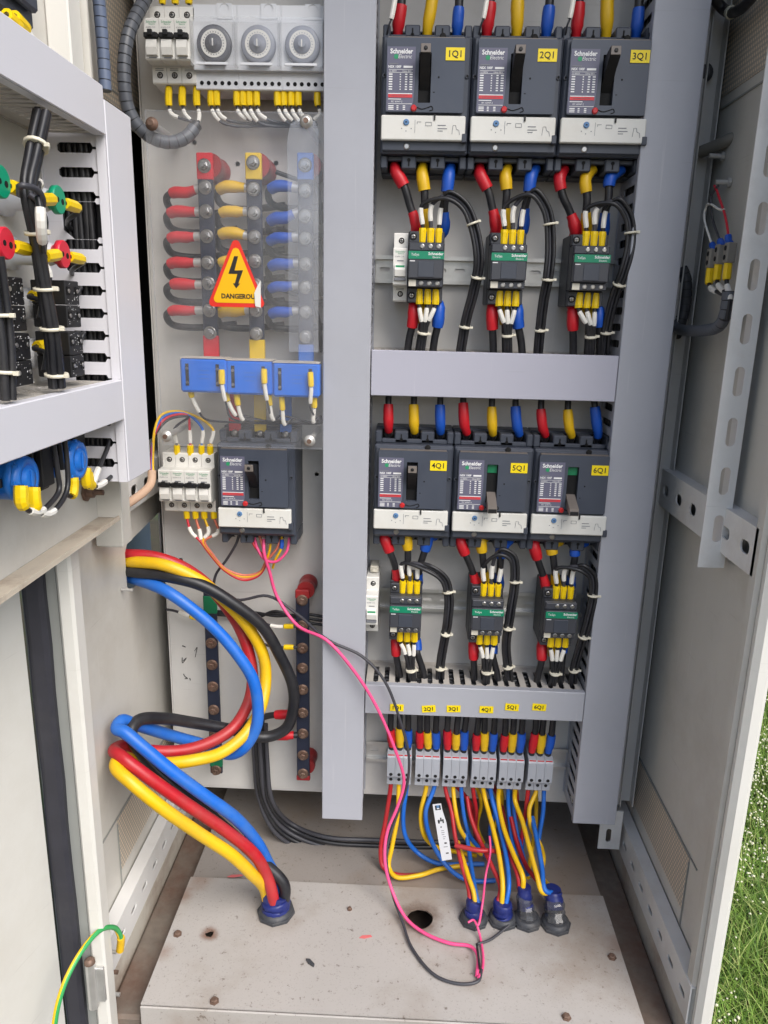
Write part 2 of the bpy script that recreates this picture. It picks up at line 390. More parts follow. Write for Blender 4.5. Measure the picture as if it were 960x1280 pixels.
def text_b(txt, size, align='CENTER', bold=0.0, shear=0.0):
    """flat lettering, in the xz plane facing -y, centred; returned as a B"""
    k = (txt, size, align, bold, shear)
    if k not in _tx:
        c = bpy.data.curves.new('t', 'FONT'); c.body = txt; c.size = size; c.align_x = align; c.align_y = 'CENTER'
        c.resolution_u = 2; c.offset = bold; c.shear = shear
        o = bpy.data.objects.new('t', c); COL.objects.link(o); dg = bpy.context.evaluated_depsgraph_get()
        me = bpy.data.meshes.new_from_object(o.evaluated_get(dg))
        _tx[k] = ([tuple(v.co) for v in me.vertices], [tuple(p.vertices) for p in me.polygons])
        bpy.data.objects.remove(o); bpy.data.curves.remove(c); bpy.data.meshes.remove(me)
    return _tx[k]
def put_text(b, txt, size, x, y, z, mi=0, align='CENTER', bold=0.0, sx=1.0, rot=0.0, shear=0.0):
    vs, fs = text_b(txt, size, align, bold, shear); c, s_ = math.cos(rot), math.sin(rot)
    b.raw([(x+(p[0]*sx*c-p[1]*s_), y, z+(p[0]*sx*s_+p[1]*c)) for p in vs], fs, mi); return b

def catmull(pts, k=6):
    pts = [Vector(p) for p in pts]
    if len(pts) == 2: return [pts[0].lerp(pts[1], i/k) for i in range(k+1)]
    q = [pts[0]*2-pts[1]] + pts + [pts[-1]*2-pts[-2]]; out = []
    for i in range(1, len(q)-2):
        a, b, c, d = q[i-1:i+3]
        # centripetal parametrisation keeps loops smooth
        t0 = 0; t1 = t0+max(1e-5, (b-a).length**.5); t2 = t1+max(1e-5, (c-b).length**.5); t3 = t2+max(1e-5, (d-c).length**.5)
        for j in range(k):
            t = t1+(t2-t1)*j/k
            A1 = a*((t1-t)/(t1-t0))+b*((t-t0)/(t1-t0)); A2 = b*((t2-t)/(t2-t1))+c*((t-t1)/(t2-t1)); A3 = c*((t3-t)/(t3-t2))+d*((t-t2)/(t3-t2))
            B1 = A1*((t2-t)/(t2-t0))+A2*((t-t0)/(t2-t0)); B2 = A2*((t3-t)/(t3-t1))+A3*((t-t1)/(t3-t1))
            out.append(B1*((t2-t)/(t2-t1))+B2*((t-t1)/(t2-t1)))
    out.append(pts[-1]); return out
def arclen(path):
    s = [0.0]
    for a, b in zip(path, path[1:]): s.append(s[-1]+(b-a).length)
    return s
def at(path, s, d):
    d = min(max(d, 0), s[-1])
    for i in range(len(path)-1):
        if s[i+1] >= d: return path[i].lerp(path[i+1], (d-s[i])/max(1e-9, s[i+1]-s[i]))
    return path[-1]
def sub(path, d0, d1, n=6):
    s = arclen(path); L = s[-1]
    if d0 < 0: d0 += L
    if d1 <= 0: d1 += L
    return [at(path, s, d0+(d1-d0)*i/n) for i in range(n+1)]
def cable(name, label, cat, pts, r, m, sleeves=(), group=None, n=8, k=6, path=None):
    """one cable: a tube with sleeves as parts. sleeves: (part name, from, to, radius, material, square) with lengths in metres, negative from the far end"""
    path = path or catmull(pts, k); base = path[0].copy(); rel = [p-base for p in path]
    o = obj(name, B().tube(rel, r, n), m, loc=base); tag(o, label, cat, group)
    for (pn, a, b_, rs, ms, *sq) in sleeves:
        sp = sub(rel, a, b_, 6); sq_ = bool(sq and sq[0])
        rs *= random.uniform(.95, 1.05)
        if sq_: rad = [rs*.9]+[rs]*5+[rs*.92]
        elif pn == 'sleeve': rad = [rs*.80, rs*.84, rs*random.uniform(.94, 1.04), rs*random.uniform(.97, 1.05), rs*random.uniform(.98, 1.06), rs, rs*random.uniform(.88, .98)]
        else: rad = [rs]*7
        obj(pn, B().tube(sp, rad, 8 if sq_ else 10, sq=sq_), ms, o)
    return o
def tie(path, d, r, label, group='white cable ties'):
    """cable tie: a flat band round a bundle, with its locking head"""
    s = arclen(path); L = s[-1]; d = d if d >= 0 else L+d
    p = at(path, s, d); q = at(path, s, min(L, d+.002)) - at(path, s, max(0, d-.002)); q.normalize()
    o = obj('cable_tie', B().lathe(-q*.0012, q, [(0, r*.9), (0, r*1.05), (.0024, r*1.05), (.0024, r*.9)], 14), 'tie_white', loc=p)
    side = q.cross(Vector((0, 1, 0))); side = side.normalized() if side.length > .1 else Vector((1, 0, 0))
    hb = B().box((-.0018, -.0015, -.0015), (.0018, .0015, .0015), .0003); h = obj('tie_head', hb, 'tie_white', o, loc=side*r*1.1+Vector((0, -r*.4, 0)))
    return tag(o, label, 'cable tie', group)
def screw_b(b, x, y, z, r=.003, mi=0, mi2=1):
    """round screw head with a cross slot, facing -y"""
    b.lathe((x, y, z), (0, -1, 0), [(0, r), (.0009, r*.92), (.0012, r*.6)], 10, mi)
    b.box((x-r*.7, y-.0014, z-r*.13), (x+r*.7, y-.0011, z+r*.13), 0, mi2); b.box((x-r*.13, y-.0015, z-r*.7), (x+r*.13, y-.0012, z+r*.7), 0, mi2)
    return b

# ================================================================== ground
gb = B(); gb.prism(rrect(0, 10, 80, 80), [], FZp(), -.40, -.35)
tag(obj('ground', gb, 'soil'), None, None, kind='structure')

# ================================================================== cabinet
cab = thing('electrical_cabinet', 'beige steel electrical cabinet standing open with its door swung back', 'cabinet')
ZT = 1.5
obj('back_wall', B().box((-.38, .2, -.04), (.38, .2025, ZT)), 'cab', cab)
obj('roof', B().box((-.4, -.33, ZT), (.4, .203, ZT+.0025)), 'cab', cab)
hole = [(-.098, .488), (-.088, .478), (.05, .478), (.05, .555), (-.088, .546), (-.098, .536)]
obj('side_wall', B().prism([(-.325, -.04), (.2, -.04), (.2, ZT), (-.325, ZT)], [hole, [(-.005, .67), (.17, .67), (.17, 1.085), (-.005, 1.085)]], FXp(), -.3825, -.38), 'cab', cab)  # larger cut-out is added so the shaded gap beside the plate turns black
obj('side_wall', B().box((.38, -.325, -.04), (.3825, .2, ZT)), 'cab', cab)
obj('cable_trough', B().box((-.47, -.20, .3), (-.4675, .25, .8)), 'blue_panel', cab)
obj('added_dark_box', B().box((-.55, -.02, .62), (-.548, .19, 1.13)).box((-.5479, -.02, .62), (-.3827, -.018, 1.13)).box((-.5479, .188, .62), (-.3827, .19, 1.13)).box((-.5479, -.0179, .62), (-.3827, .1879, .622)).box((-.5479, -.0179, 1.128), (-.3827, .1879, 1.13)), 'black', cab)  # added black box outside the cut-out, blocks light to darken the plate gap
obj('base_pan', B().box((-.38, -.345, -.045), (.38, .2, -.04)), 'gutter', cab)
obj('plinth', B().box((-.42, -.34, -.36), (.42, .22, -.046), .01), 'concrete', cab)
# front frame, gasket and lips
ff = obj('front_frame', B().box((-.402, -.33, -.04), (-.362, -.318, ZT), .0015), 'grey_strip', cab)
gpath = [Vector((-.3855, -.3335, z)) for z in [-.04+i*.055 for i in range(29)]]
gbm = B()
random.seed(3)
prev = None
for i, p in enumerate(gpath):
    j = random.uniform(-.0008, .0008)
    ring = [(p.x-.0115+j, -.33, p.z), (p.x-.0115+j, -.3365, p.z), (p.x-.006, -.3385, p.z), (p.x+.006, -.3385, p.z), (p.x+.0115+j, -.3365, p.z), (p.x+.0115+j, -.33, p.z)]
    o = len(gbm.v); gbm.v += ring
    if i:
        for k in range(5): gbm.f.append([o-6+k, o-6+k+1, o+k+1, o+k]); gbm.m.append(0); gbm.s.append(False)
obj('gasket', gbm, 'gasket', ff)
fl = obj('front_flange', B().box((-.361, -.336, -.04), (-.344, -.312, ZT), .003), 'door_paint', cab)
obj('front_flange', B().box((.365, -.328, -.04), (.386, -.31, ZT), .006), 'door_paint', cab)
obj('front_frame', B().box((.362, -.312, -.04), (.386, -.29, ZT), .004), 'cab', cab)
# hinge on the frame
hp = P(118, 1222, -.335); hb = B()
hb.cyl((hp.x, hp.y-.008, hp.z-.035), (hp.x, hp.y-.008, hp.z+.03), .006, n=12, mi=0); hb.lathe((hp.x, hp.y-.008, hp.z+.03), (0, 0, 1), [(0, .0065), (.004, .006), (.006, .003)], 12, 1)
hb.box((hp.x-.004, hp.y-.006, hp.z-.03), (hp.x+.014, hp.y-.001, hp.z+.02), .001, 0)
obj('hinge', hb, ['zinc', 'rusty_bolt'], ff)
# hinge post for the swing panel
obj('hinge_post', B().box((-.372, -.205, .579), (-.339, -.175, ZT-.01), .001), 'cab', cab)
# floor: front plate with cable holes, rear plate, bent front edge
h1 = PZ(525, 1148, .02); h2 = PZ(262, 1167, .02)
random.seed(5)
def ragged(c, r, n=18, j=.12): return [(c.x+r*random.uniform(1-j, 1+j)*math.cos(2*math.pi*i/n), c.y+r*random.uniform(1-j, 1+j)*math.sin(2*math.pi*i/n)) for i in range(n)]
fp = obj('floor_plate', B().prism(rrect(0, -.208, .624, .219), [ragged(h1, .0185, 24, .035), ragged(h2, .0062, 12, .2)], FZp(), .0175, .02), 'floor', cab)
obj('floor_lip', B().box((-.312, -.3215, -.02), (.312, -.3185, .019), .001), 'floor', cab)
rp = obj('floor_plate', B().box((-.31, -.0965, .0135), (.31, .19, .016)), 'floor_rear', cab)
for (u, v) in ((222, 1168), (268, 1252), (765, 1197), (437, 1137), (708, 1272)):
    p = PZ(u, v, .02); r_ = .0028 if u == 437 else .0046
    obj('bolt', B().lathe((p.x, p.y, .0203), (0, 0, 1), [(0, r_*1.35), (.0008, r_*1.35), (.0009, r_), (.0034, r_), (.004, r_*.7)], 6, 0, False), 'rusty_bolt', fp)
# slotted angles along the foot of both walls
def angle_rail(x, y0, y1, z0, z1, sgn, nslot, sl, sh, name='slotted_rail', m_='rail', inx=.018):
    b = B(); L = y1-y0; zc = (z0+z1)/2
    holes = [rrect(y0+L*(i+.5)/nslot, zc, sl, sh, sh*.45) for i in range(nslot)]
    b.prism([(y0, z0), (y1, z0), (y1, z1), (y0, z1)], holes, FXp(), x, x+sgn*.002)
    b.box((x, y0, z1), (x+sgn*inx, y1, z1+.002)); b.box((x+sgn*.0021, y0, z0-.002), (x+sgn*inx, y1, z0))
    return obj(name, b, m_, cab)
angle_rail(-.36, -.312, .17, .027, .079, -1, 11, .02, .0075)
angle_rail(.36, -.312, .17, .027, .079, 1, 11, .02, .0075)
angle_rail(.362, -.30, .17, .601, .651, 1, 9, .022, .014)
angle_rail(-.362, -.17, .17, .60, .648, -1, 7, .022, .014)
# rusty gutter edges between floor plate and rails
for sx in (-1, 1):
    obj('gutter_strip', B().box((sx*.313, -.315, -.039), (sx*.359, .19, -.005), .004), 'gutter', cab)
    obj('gutter_side', B().box((sx*.3605, -.315, -.038), (sx*.379, .19, .026), .001), 'rusty_paint', cab)
# upright slotted bar beside the right wall
bl = P(872, 709, -.215); br = P(905, 709, -.215); zb = bl.z
w_ = br.x-bl.x; xc = (bl.x+br.x)/2; holes = []; zz = zb+.047
while zz < ZT-.1: holes.append(rrect(xc+.002, zz, .0105, .032, .0052)); zz += .0555
sb = B().prism([(bl.x, zb), (br.x, zb), (br.x, ZT-.02), (bl.x, ZT-.02)], holes, FY(), -.215, -.213); sb.box((br.x-.002, -.2129, zb), (br.x, -.185, ZT-.02))
obj('slotted_bar', sb, 'rail', cab)
# small slotted foot bracket under the plate, right
p = P(758, 1035, -.02); fb = B().prism(rrect(p.x+.006, p.z-.002, .034, .07), [rrect(p.x+.004, p.z-.012, .008, .024, .004)], FY(), -.022, -.02)
obj('foot_bracket', fb, 'rail', cab)
# vents in the walls
def vent(x, y0, y1, z0, z1, m_): return obj('vent', B().box((x, y0, z0), (x+.0006*(1 if x < 0 else -1), y1, z1)), m_, cab)
a = PX(790, 985, .3795); b_ = PX(832, 1085, .3795)
vent(.3795, -.215, .06, .105, .185, 'vent_light'); vent(-.3795, -.19, .06, .105, .185, 'vent_light')
vent(.3795, -.29, .15, 1.13, 1.26, 'vent_light'); vent(-.3795, -.24, .15, 1.1, 1.26, 'vent_light')
for sx in (-1, 1):
    vf = B(); x = sx*.3793
    for (z0, z1, y0, y1) in ((.188, .19, -.24, .08), (1.115, 1.117, -.3, .16)): vf.box((x, y0, z0), (x-sx*.0012, y1, z1))
    vf.box((x, -.216 if sx > 0 else -.192, .04), (x-sx*.0012, -.2145 if sx > 0 else -.1905, .18))
    obj('vent_seam', vf, 'grey_strip', cab)
# mounting plate with drilled holes
dr = [P(u, v, 0) for u, v in ((243, 178), (297, 205), (345, 204), (396, 593), (450, 100), (620, 840), (757, 640), (226, 700), (700, 245))]
mp = B().prism([(-.357, .112), (.352, .112), (.352, ZT-.05), (-.357, ZT-.05)], [circ(q.x, q.z, .0032, 8) for q in dr], FY(), 0, .002)
mplate = obj('mounting_plate', mp, 'plate', cab)
obj('plate_flange', B().box((.352, -.006, .108), (.3535, .03, ZT-.05)).box((.3536, .012, .108), (.372, .0135, ZT-.05)).box((.372, -.004, .108), (.3735, .0134, ZT-.05)), 'plate', mplate)
obj('plate_flange', B().box((-.3585, -.004, .11), (-.3571, .03, ZT-.05)), 'plate', mplate)
obj('plate_flange', B().box((-.357, .0021, .107), (.352, .03, .111)), 'plate', mplate)
# pen scribbles on the plate
random.seed(11); sc_b = B()
for (u, v, n_) in ((228, 808, 3), (232, 826, 4), (242, 815, 3), (234, 842, 4), (238, 852, 3)):
    q = P(u, v, 0); pts = [Vector((q.x+random.uniform(-.006, .006), -.0006, q.z+random.uniform(-.009, .009))) for _ in range(n_)]
    sc_b.tube(catmull(pts, 4), .0006, 4)
obj('pen_marks', sc_b, 'black_print', mplate)
# outer door, swung back past square
phi = math.radians(13); ex, ey = -math.sin(phi), -math.cos(phi); A = Vector((-.3985, -.3392, 0))
def dmap(a, b, t): return (A.x+ex*a+ey*t, A.y+ey*a-ex*t, b)      # a: out from hinge, b: height, t: thickness (away from view)
door = obj('door', B().prism(rrect(.36, .72, .72, 1.52), [], dmap, 0, .002), 'door_paint', cab)
obj('door_edge', B().prism(rrect(.0015, .72, .003, 1.52), [], dmap, .002, .022), 'door_paint', door)
obj('door_stiffener', B().prism(rrect(.2, .72, .03, 1.3), [], dmap, -.014, -.0003), 'door_paint', door)

# inner swing panel, opened square to the mounting plate
PXX = -.34
pan = obj('swing_panel', B().box((PXX-.002, -.9, .634), (PXX, -.268, 1.44)), 'cab', cab)
tag(pan, 'inner swing panel carrying the switches, opened square to the mounting plate', None)
obj('panel_flange', B().box((PXX+.0002, -.9, .632), (-.315, -.268, .634)).box((-.317, -.9, .6341), (-.315, -.2705, .637)), 'dusty_flange', pan)
obj('panel_flange', B().box((PXX+.0002, -.2695, .6345), (-.313, -.2665, 1.44)), 'cab', pan)
obj('panel_post', B().box((PXX+.0002, -.30, 1.05), (-.318, -.272, 1.44), .0015), 'door_paint', pan)

# ================================================================== cable ducts
def comb(L, D, pitch, w, slit, b0, neck, skip=()):
    o = [(0, 0), (L, 0), (L, D)]; n = int((L-.006)/pitch); off = (L-n*pitch)/2
    for i in range(n-1, -1, -1):
        c = off+(i+.5)*pitch; ww = w; s_ = slit
        if i in skip: ww = pitch*.8; s_ = pitch*.7
        o += [(c+s_, D), (c+s_, D-neck), (c+ww, D-neck-(ww-s_)*.6), (c+ww, b0+ww*.6), (c+ww*.5, b0), (c-ww*.5, b0), (c-ww, b0+ww*.6), (c-ww, D-neck-(ww-s_)*.6), (c-s_, D-neck), (c-s_, D)]
    o.append((0, D)); return o
def duct(label, fm, L, W, D, cm, bm='duct', pitch=.0125, slot=.0034, slit=.0008, neck=.012, b0=.014, skip=(), name='cable_duct'):
    """fm(l, w, d): l along the duct, w across, d out from the wall"""
    t = tag(bpy.data.objects.new(name, None), label, 'cable duct'); COL.objects.link(t); o = Vector(fm(L/2, 0, 0)); t.location = o; t.empty_display_size = .02
    def g(l, w, d): return tuple(Vector(fm(l, w, d))-o)
    def bx(l0, l1, w0, w1, d0, d1, bev=0):
        q = B().box((l0, w0, d0), (l1, w1, d1), bev); q.v = [g(*p) for p in q.v]; return q
    obj('duct_back', bx(0, L, -W/2, W/2, .0005, .002), bm, t)
    for s_ in (-1, 1):
        obj('slotted_side', B().prism(comb(L, D-.001, pitch, slot, slit, b0, neck, skip if s_ > 0 else ()), [], lambda a, b, c: g(a, c, b+.0021), s_*(W/2-.0016), s_*(W/2-.003)), bm, t)
    c = bx(0, L, -W/2, W/2, D+.0015, D+.0032, .0008)
    for s_ in (-1, 1):
        q = bx(0, L, s_*(W/2), s_*(W/2-.0013), D-.007, D+.0014); c.raw(q.v, q.f)
    obj('duct_cover', c, cm, t); return t
DD = .077
duct('upright grey cable duct running between the timers and the breaker rows', lambda l, w, d: (-.0831+w, -d, .119+l), 1.26, .0605, DD, 'duct', pitch=.0125)
duct('wide upright grey cable duct beside the right wall with slotted side', lambda l, w, d: (.2925+w, -d, .13+l), 1.25, .0625, DD, 'duct', pitch=.0205, slot=.0046, neck=.014)
duct('lilac cable duct lying between the two rows of breakers', lambda l, w, d: (-.0515+l, -d, .784+w), .312, .0575, DD, 'duct_lilac', 'duct_dusty')
d3 = duct('grey cable duct carrying six yellow number tags above the terminal row', lambda l, w, d: (-.0515+l, -d, .3215+w), .312, .0455, DD, 'duct', 'duct_dusty', pitch=.0158, slot=.0036)
for k, (u, v, a) in enumerate(((496, 884.5, .01), (536, 886, -.10), (567, 886, -.04), (608, 887, 0), (640, 884, .05), (674, 884, .03))):
    p = P(u, v, -.0808); s_ = f'{k+1}Q1'; o = Vector(d3.location)
    q = B().box((-.0098, -.0004, -.0054), (.0098, 0, .0054), 0, 0, Matrix.Rotation(a, 3, 'Y') if a else None, (0, 0, 0)); put_text(q, s_, .0080, 0, -.0007, -.0002, 1, rot=-a, bold=.0002)
    obj('number_tag', q, ['tag_yellow', 'black_print'], d3, Vector((p.x, -.0808, p.z))-o)
# ducts on the swing panel: l runs toward the viewer
pd = .0595
duct('pale slotted duct standing on the swing panel between two crossing ducts', lambda l, w, d: (PXX+d, -.3025+w*-1, .69+l), .345, .064, pd, 'duct_white', 'duct_white', pitch=.0205, slot=.0043, slit=.0011, neck=.012, b0=.014, skip=(11,))
duct('upper pale cable duct crossing the swing panel', lambda l, w, d: (PXX+d, -.336-l, 1.0255+w), .56, .040, pd, 'duct_white', 'duct_dusty', pitch=.0125)
duct('lower pale cable duct with dusty slots crossing the swing panel', lambda l, w, d: (PXX+d, -.336-l, .772+w), .56, .038, pd, 'duct_white', 'duct_dusty', pitch=.0125)

# DIN rails
def din(label, x0, x1, z):
    b = B(); b.box((x0, -.0015, z-.0135), (x1, -.0005, z+.0135)); 
    holes = []; c = x0+.012
    while c < x1-.012: holes.append(rrect(c, z, .014, .0055, .0026)); c += .025
    b = B().prism([(x0, z-.0125), (x1, z-.0125), (x1, z+.0125), (x0, z+.0125)], holes, FY(), -.0016, -.0006)
    for s_ in (-1, 1):
        b.box((x0, -.0075, z+s_*.0126), (x1, -.0017, z+s_*.0136)); b.box((x0, -.0085, z+s_*.0126), (x1, -.0076, z+s_*.0175))
    o = obj('mounting_rail', b, 'zinc'); base_origin(o); return tag(o, label, 'rail', 'mounting rails on the back plate')
din('zinc mounting rail behind the upper row of contactors', -.052, .264, .9145)
din('zinc mounting rail behind the lower row of contactors', -.052, .264, .4475)
din('zinc mounting rail behind the row of grey terminal blocks', -.052, .262, .191)
din('zinc mounting rail behind the three round timers', -.335, -.116, 1.162)
din('zinc mounting rail behind the four white breakers beside the main breaker', -.345, -.262, .626)

def fill(p0, p1, across, n, r, lab):
    """wires lying inside a duct, seen through its slots"""
    p0, p1, across = Vector(p0), Vector(p1), Vector(across)
    for j in range(n):
        o = across*((j+.5)/n-.5); k = max(4, int((p1-p0).length/.09)); u = random.Random(j*7+len(lab)); w_ = Vector((1, 1, 1))*.0
        pts = [p0.lerp(p1, i/k)+o+Vector((u.uniform(-.002, .002), u.uniform(-.002, .002), u.uniform(-.002, .002))) for i in range(k+1)]
        cable('control_wire', lab, 'wire', pts, r, 'cable_black', (), lab[lab.index('inside'):], n=6, k=3)
fill((-.308, -.324, .70), (-.308, -.324, 1.03), (.044, 0, 0), 8, .0032, 'black wire running inside the slotted duct of the swing panel')
fill((-.308, -.314, .70), (-.308, -.314, 1.03), (.050, 0, 0), 7, .0045, 'thick black wire running inside the slotted duct of the swing panel')
fill((.272, -.040, .14), (.272, -.040, 1.36), (0, .060, 0), 6, .0052, 'black cable running inside the wide upright duct')
fill((-.065, -.040, .14), (-.065, -.040, 1.36), (0, .060, 0), 6, .0052, 'black cable running inside the middle upright duct')
fill((-.045, -.040, .332), (.255, -.040, .332), (0, .056, 0), 5, .0052, 'black cable running inside the grey duct with number tags')

# ================================================================== moulded case breakers
def make_mccb(up):
    t = thing('circuit_breaker', '', 'circuit breaker')
    b = B()
    b.box((-.0521, 0, -.0635), (.0521, -.0735, .0625), .0018)
    b.box((-.0505, -.0736, -.0612), (.0505, -.0765, .0605), .0015)                     # stepped face
    obj('body', b, 'breaker', t)
    for s_ in (1, -1):                                                                   # terminal shrouds, top and bottom
        z0, z1 = (.0626, .0805) if s_ > 0 else (-.0636, -.0805)
        h = B(); h.box((-.0521, 0, z0), (.0521, -.030, z1), .001)
        for (x0, x1) in ((-.0521, -.0435), (-.0265, -.0085), (.0085, .0265), (.0435, .0521)):
            h.box((x0, -.0301, z0), (x1, -.0585 if s_ > 0 else -.064, z1-.002*s_), .0014)
        h.box((-.0434, -.05, z0), (.0434, -.0585, z0+s_*.0055), .001)
        for x in (-.0175, .0175):                                                       # key slots in the barriers
            h.box((x-.0008, -.0586 if s_ > 0 else -.0641, z0+s_*.004), (x+.0008, -.0592 if s_ > 0 else -.0646, z0+s_*.012), 0, 1); h.lathe((x, -.0586 if s_ > 0 else -.0641, z0+s_*.005), (0, -1, 0), [(0, .0022), (.0006, .0022)], 8, 1)
        hh = obj('terminal_shroud', h, ['breaker', 'void'], t)
        for x in (-.035, 0, .035):
            q = B(); q.box((x-.0082, -.0302, z0+s_*.0002), (x+.0082, -.034, z1-.003*s_), 0, 1); q.lathe((x, -.034, (z0+z1)/2), (0, -1, 0), [(0, .0062), (.004, .0062), (.0045, .005), (.009, .0048), (.010, .003)], 10, 0)
            obj('terminal_screw', q, ['chrome', 'void'], hh)
    x0, x1, z0, z1 = -.0462, .0440, -.0205, .0570                                        # front cover with handle opening
    hx0, hx1, hz0, hz1 = -.0088, .0056, -.0105, .0420
    cv = B().prism(rrect((x0+x1)/2, (z0+z1)/2, x1-x0, z1-z0, .0022), [rrect((hx0+hx1)/2, (hz0+hz1)/2, hx1-hx0, hz1-hz0, .0008, 2)], FY(), -.0764, -.0838)
    cov = obj('front_cover', cv, 'breaker_cover', t)
    obj('cover_edge', B().box((x0+.0015, -.0766, z1+.0002), (x1-.0015, -.0828, z1+.0012)), 'handle_grey', cov)
    hs = B().box((hx0-.001, -.0766, hz0-.001), (hx1+.001, -.0772, hz1+.001))
    obj('handle_slot', hs, 'void', cov)
    hd = B(); xm = (hx0+hx1)/2
    if up:
        hd.prism([(-.0772, .004), (-.0835, .012), (-.0960, .024), (-.1105, .033), (-.1115, .0425), (-.096, .0405), (-.0772, .036)], [], lambda a, b_, c: (c, a, b_), xm-.0058, xm+.0058)
        hd.box((xm-.0056, -.1118, .0335), (xm+.0056, -.1128, .0425), .0006, 1); hd.lathe((xm, -.1129, .038), (0, -1, 0), [(0, .0022), (.0006, .0022), (.0006, .0012)], 10, 2)
    else:
        hd.prism([(-.0772, .004), (-.088, -.001), (-.1085, -.0085), (-.1095, -.0175), (-.092, -.0145), (-.0772, -.009)], [], lambda a, b_, c: (c, a, b_), xm-.0058, xm+.0058, 1)
        hd.box((xm-.0052, -.1096, -.0165), (xm+.0052, -.1102, -.0115), .0004, 2)
    hd_o = obj('toggle_handle', hd, ['black', 'handle_grey', 'black', 'bus_green'], t)
    if not up: obj('status_flag', B().box((hx0+.001, -.0774, .030), (hx1-.001, -.0782, .0405)), 'bus_green', t)
    # rating plate with its print
    lp = [(-.0455, -.0195)] + [(-.0165+.0045*math.cos(math.radians(a))*0, 0) for a in ()] + [(-.0160, -.0195), (-.0142, -.008), (-.0132, .008), (-.0128, .026), (-.0130, .0475), (-.0455, .0475)]
    rl = obj('rating_label', B().prism(lp, [], FY(), -.0840, -.0843), 'label_grey', t)
    pr = B(); Y = -.08455
    put_text(pr, 'Schneider', .0070, -.0292, Y, .0425, 0, bold=.00022, sx=.93)
    put_text(pr, 'Electric', .0058, -.0252, Y, .0372, 0, sx=.9, shear=.2)
    pr.lathe((-.0352, Y+.0003, .0372), (0, -1, 0), [(0, .0026), (.0003, .0026)], 12, 2)
    def bar(x, z, w, h, mi=0): pr.box((x, Y, z), (x+w, Y-.0001, z+h), 0, mi)
    bar(-.0435, .0292, .011, .0012, 3)
    put_text(pr, 'NSX 100F', .0036, -.0366, Y, .0266, 0, bold=.00012); bar(-.0265, .0255, .0105, .0022)
    bar(-.0435, .0236, .028, .0004); bar(-.0435, .0205, .028, .0004)
    put_text(pr, 'Ui 800V', .0026, -.0385, Y, .0221, 0); put_text(pr, 'Uimp 8kV', .0026, -.0225, Y, .0221, 0)
    random.seed(2)
    for r in range(7):
        z = .0182-r*.0026
        bar(-.0432, z, .0042, .0013); bar(-.0305, z, .0014, .0012); bar(-.0244, z, .0026, .0013); bar(-.0192, z, .0034, .0013)
    bar(-.0435, -.0018, .028, .0009); bar(-.0435, -.0054, .028, .0034, 1); bar(-.0405, -.0041, .020, .0006, 3); bar(-.0435, -.0076, .015, .0008); 
    put_text(pr, 'IEC 60947-2', .0026, -.0335, Y, -.0098, 0); bar(-.0435, -.0123, .028, .0005)
    for r in range(3): bar(-.0432, -.0148-r*.0018, .0062, .0010); bar(-.0335, -.0148-r*.0018, .0022, .0010); bar(-.0262, -.0148-r*.0018, .0028, .0010)
    obj('print', pr, ['white_print', 'red_print', 'green_print', 'grey_print'], rl)
    # white trip unit strip
    st = B().box((-.0512, -.0764, -.0505), (.0478, -.0832, -.0236), .0012)
    so_ = obj('trip_unit', st, 'strip_white', t)
    q = B(); Y = -.0834
    q.lathe((-.0216, -.0833, -.0312), (0, -1, 0), [(0, .0036), (.0012, .0033), (.0012, .0026)], 14, 0); q.box((-.0226, -.0846, -.0318), (-.0206, -.0849, -.0306), 0, 1)
    for (x, z, w, h) in ((-.0275, -.0385, .0012, .001), (-.0222, -.0412, .001, .001), (-.0162, -.0385, .0012, .001), (-.0115, -.0425, .0004, .014), (-.009, -.031, .005, .0005), (-.009, -.033, .0005, .0025),
                         (.001, -.0312, .007, .0005), (.001, -.035, .007, .0005), (.001, -.035, .0005, .004), (.0078, -.035, .0005, .004), (.0155, -.0345, .0095, .0009), (.0155, -.038, .011, .0009), (.0155, -.0405, .006, .0008)):
        q.box((x, Y-.0001, z), (x+w, Y, z+h), 0, 2)
    zz = [(.0325, -.043), (.0335, -.034), (.0365, -.034), (.0375, -.038), (.0405, -.039), (.0415, -.044)]
    q.tube([Vector((a, Y, b2)) for a, b2 in zz], .0003, 4, 2)
    q.box((.0105, -.0835, -.0285), (.0125, -.0846, -.0225), 0, 1); q.box((.0440, -.0750, -.052), (.0500, -.0838, -.0425), .0008, 3)
    obj('dial_print', q, ['blue_print', 'black_print', 'grey_print', 'breaker'], so_)
    obj('test_button', B().lathe((-.0135, -.0838, -.0165), (0, -1, 0), [(0, .0036), (.0022, .0034), (.003, .0024)], 14), 'red_button', t)
    lb = B().tube(catmull([Vector((-.0095, -.0842, -.0155)), Vector((-.004, -.0842, -.0172)), Vector((.003, -.0842, -.0155)), Vector((.0075, -.0842, -.0142)), Vector((.009, -.0842, -.0175)), Vector((.005, -.0842, -.019))], 4), .0005, 5)
    lb.lathe((.0145, -.0838, .0165), (0, -1, 0), [(0, .0011), (.0003, .0011)], 8); lb.box((.0085, -.084, .0002), (.0105, -.0838, .0012))
    obj('cover_mark', lb, 'void', cov)
    for (x, z, kk) in ((-.0487, .0195, 0), (.0478, .0195, 0), (.0178, .0607, 1), (-.0205, -.0560, 2)):
        sc2 = B()
        if kk == 0: sc2.lathe((x, -.0764, z), (0, -1, 0), [(0, .0027), (.0014, .0025), (.0014, .0015), (.0008, .0014)], 12, 0); sc2.lathe((x, -.0772, z), (0, -1, 0), [(0, .0014), (.0004, .0013)], 8, 1)
        else: sc2.lathe((x, -.0764, z), (0, -1, 0), [(0, .0038), (.0005, .0038), (.0005, .0028), (.0012, .0026)], 12, 1 if kk == 1 else 2)
        obj('case_screw', sc2, ['breaker', 'void', 'chrome'], t)
    return t
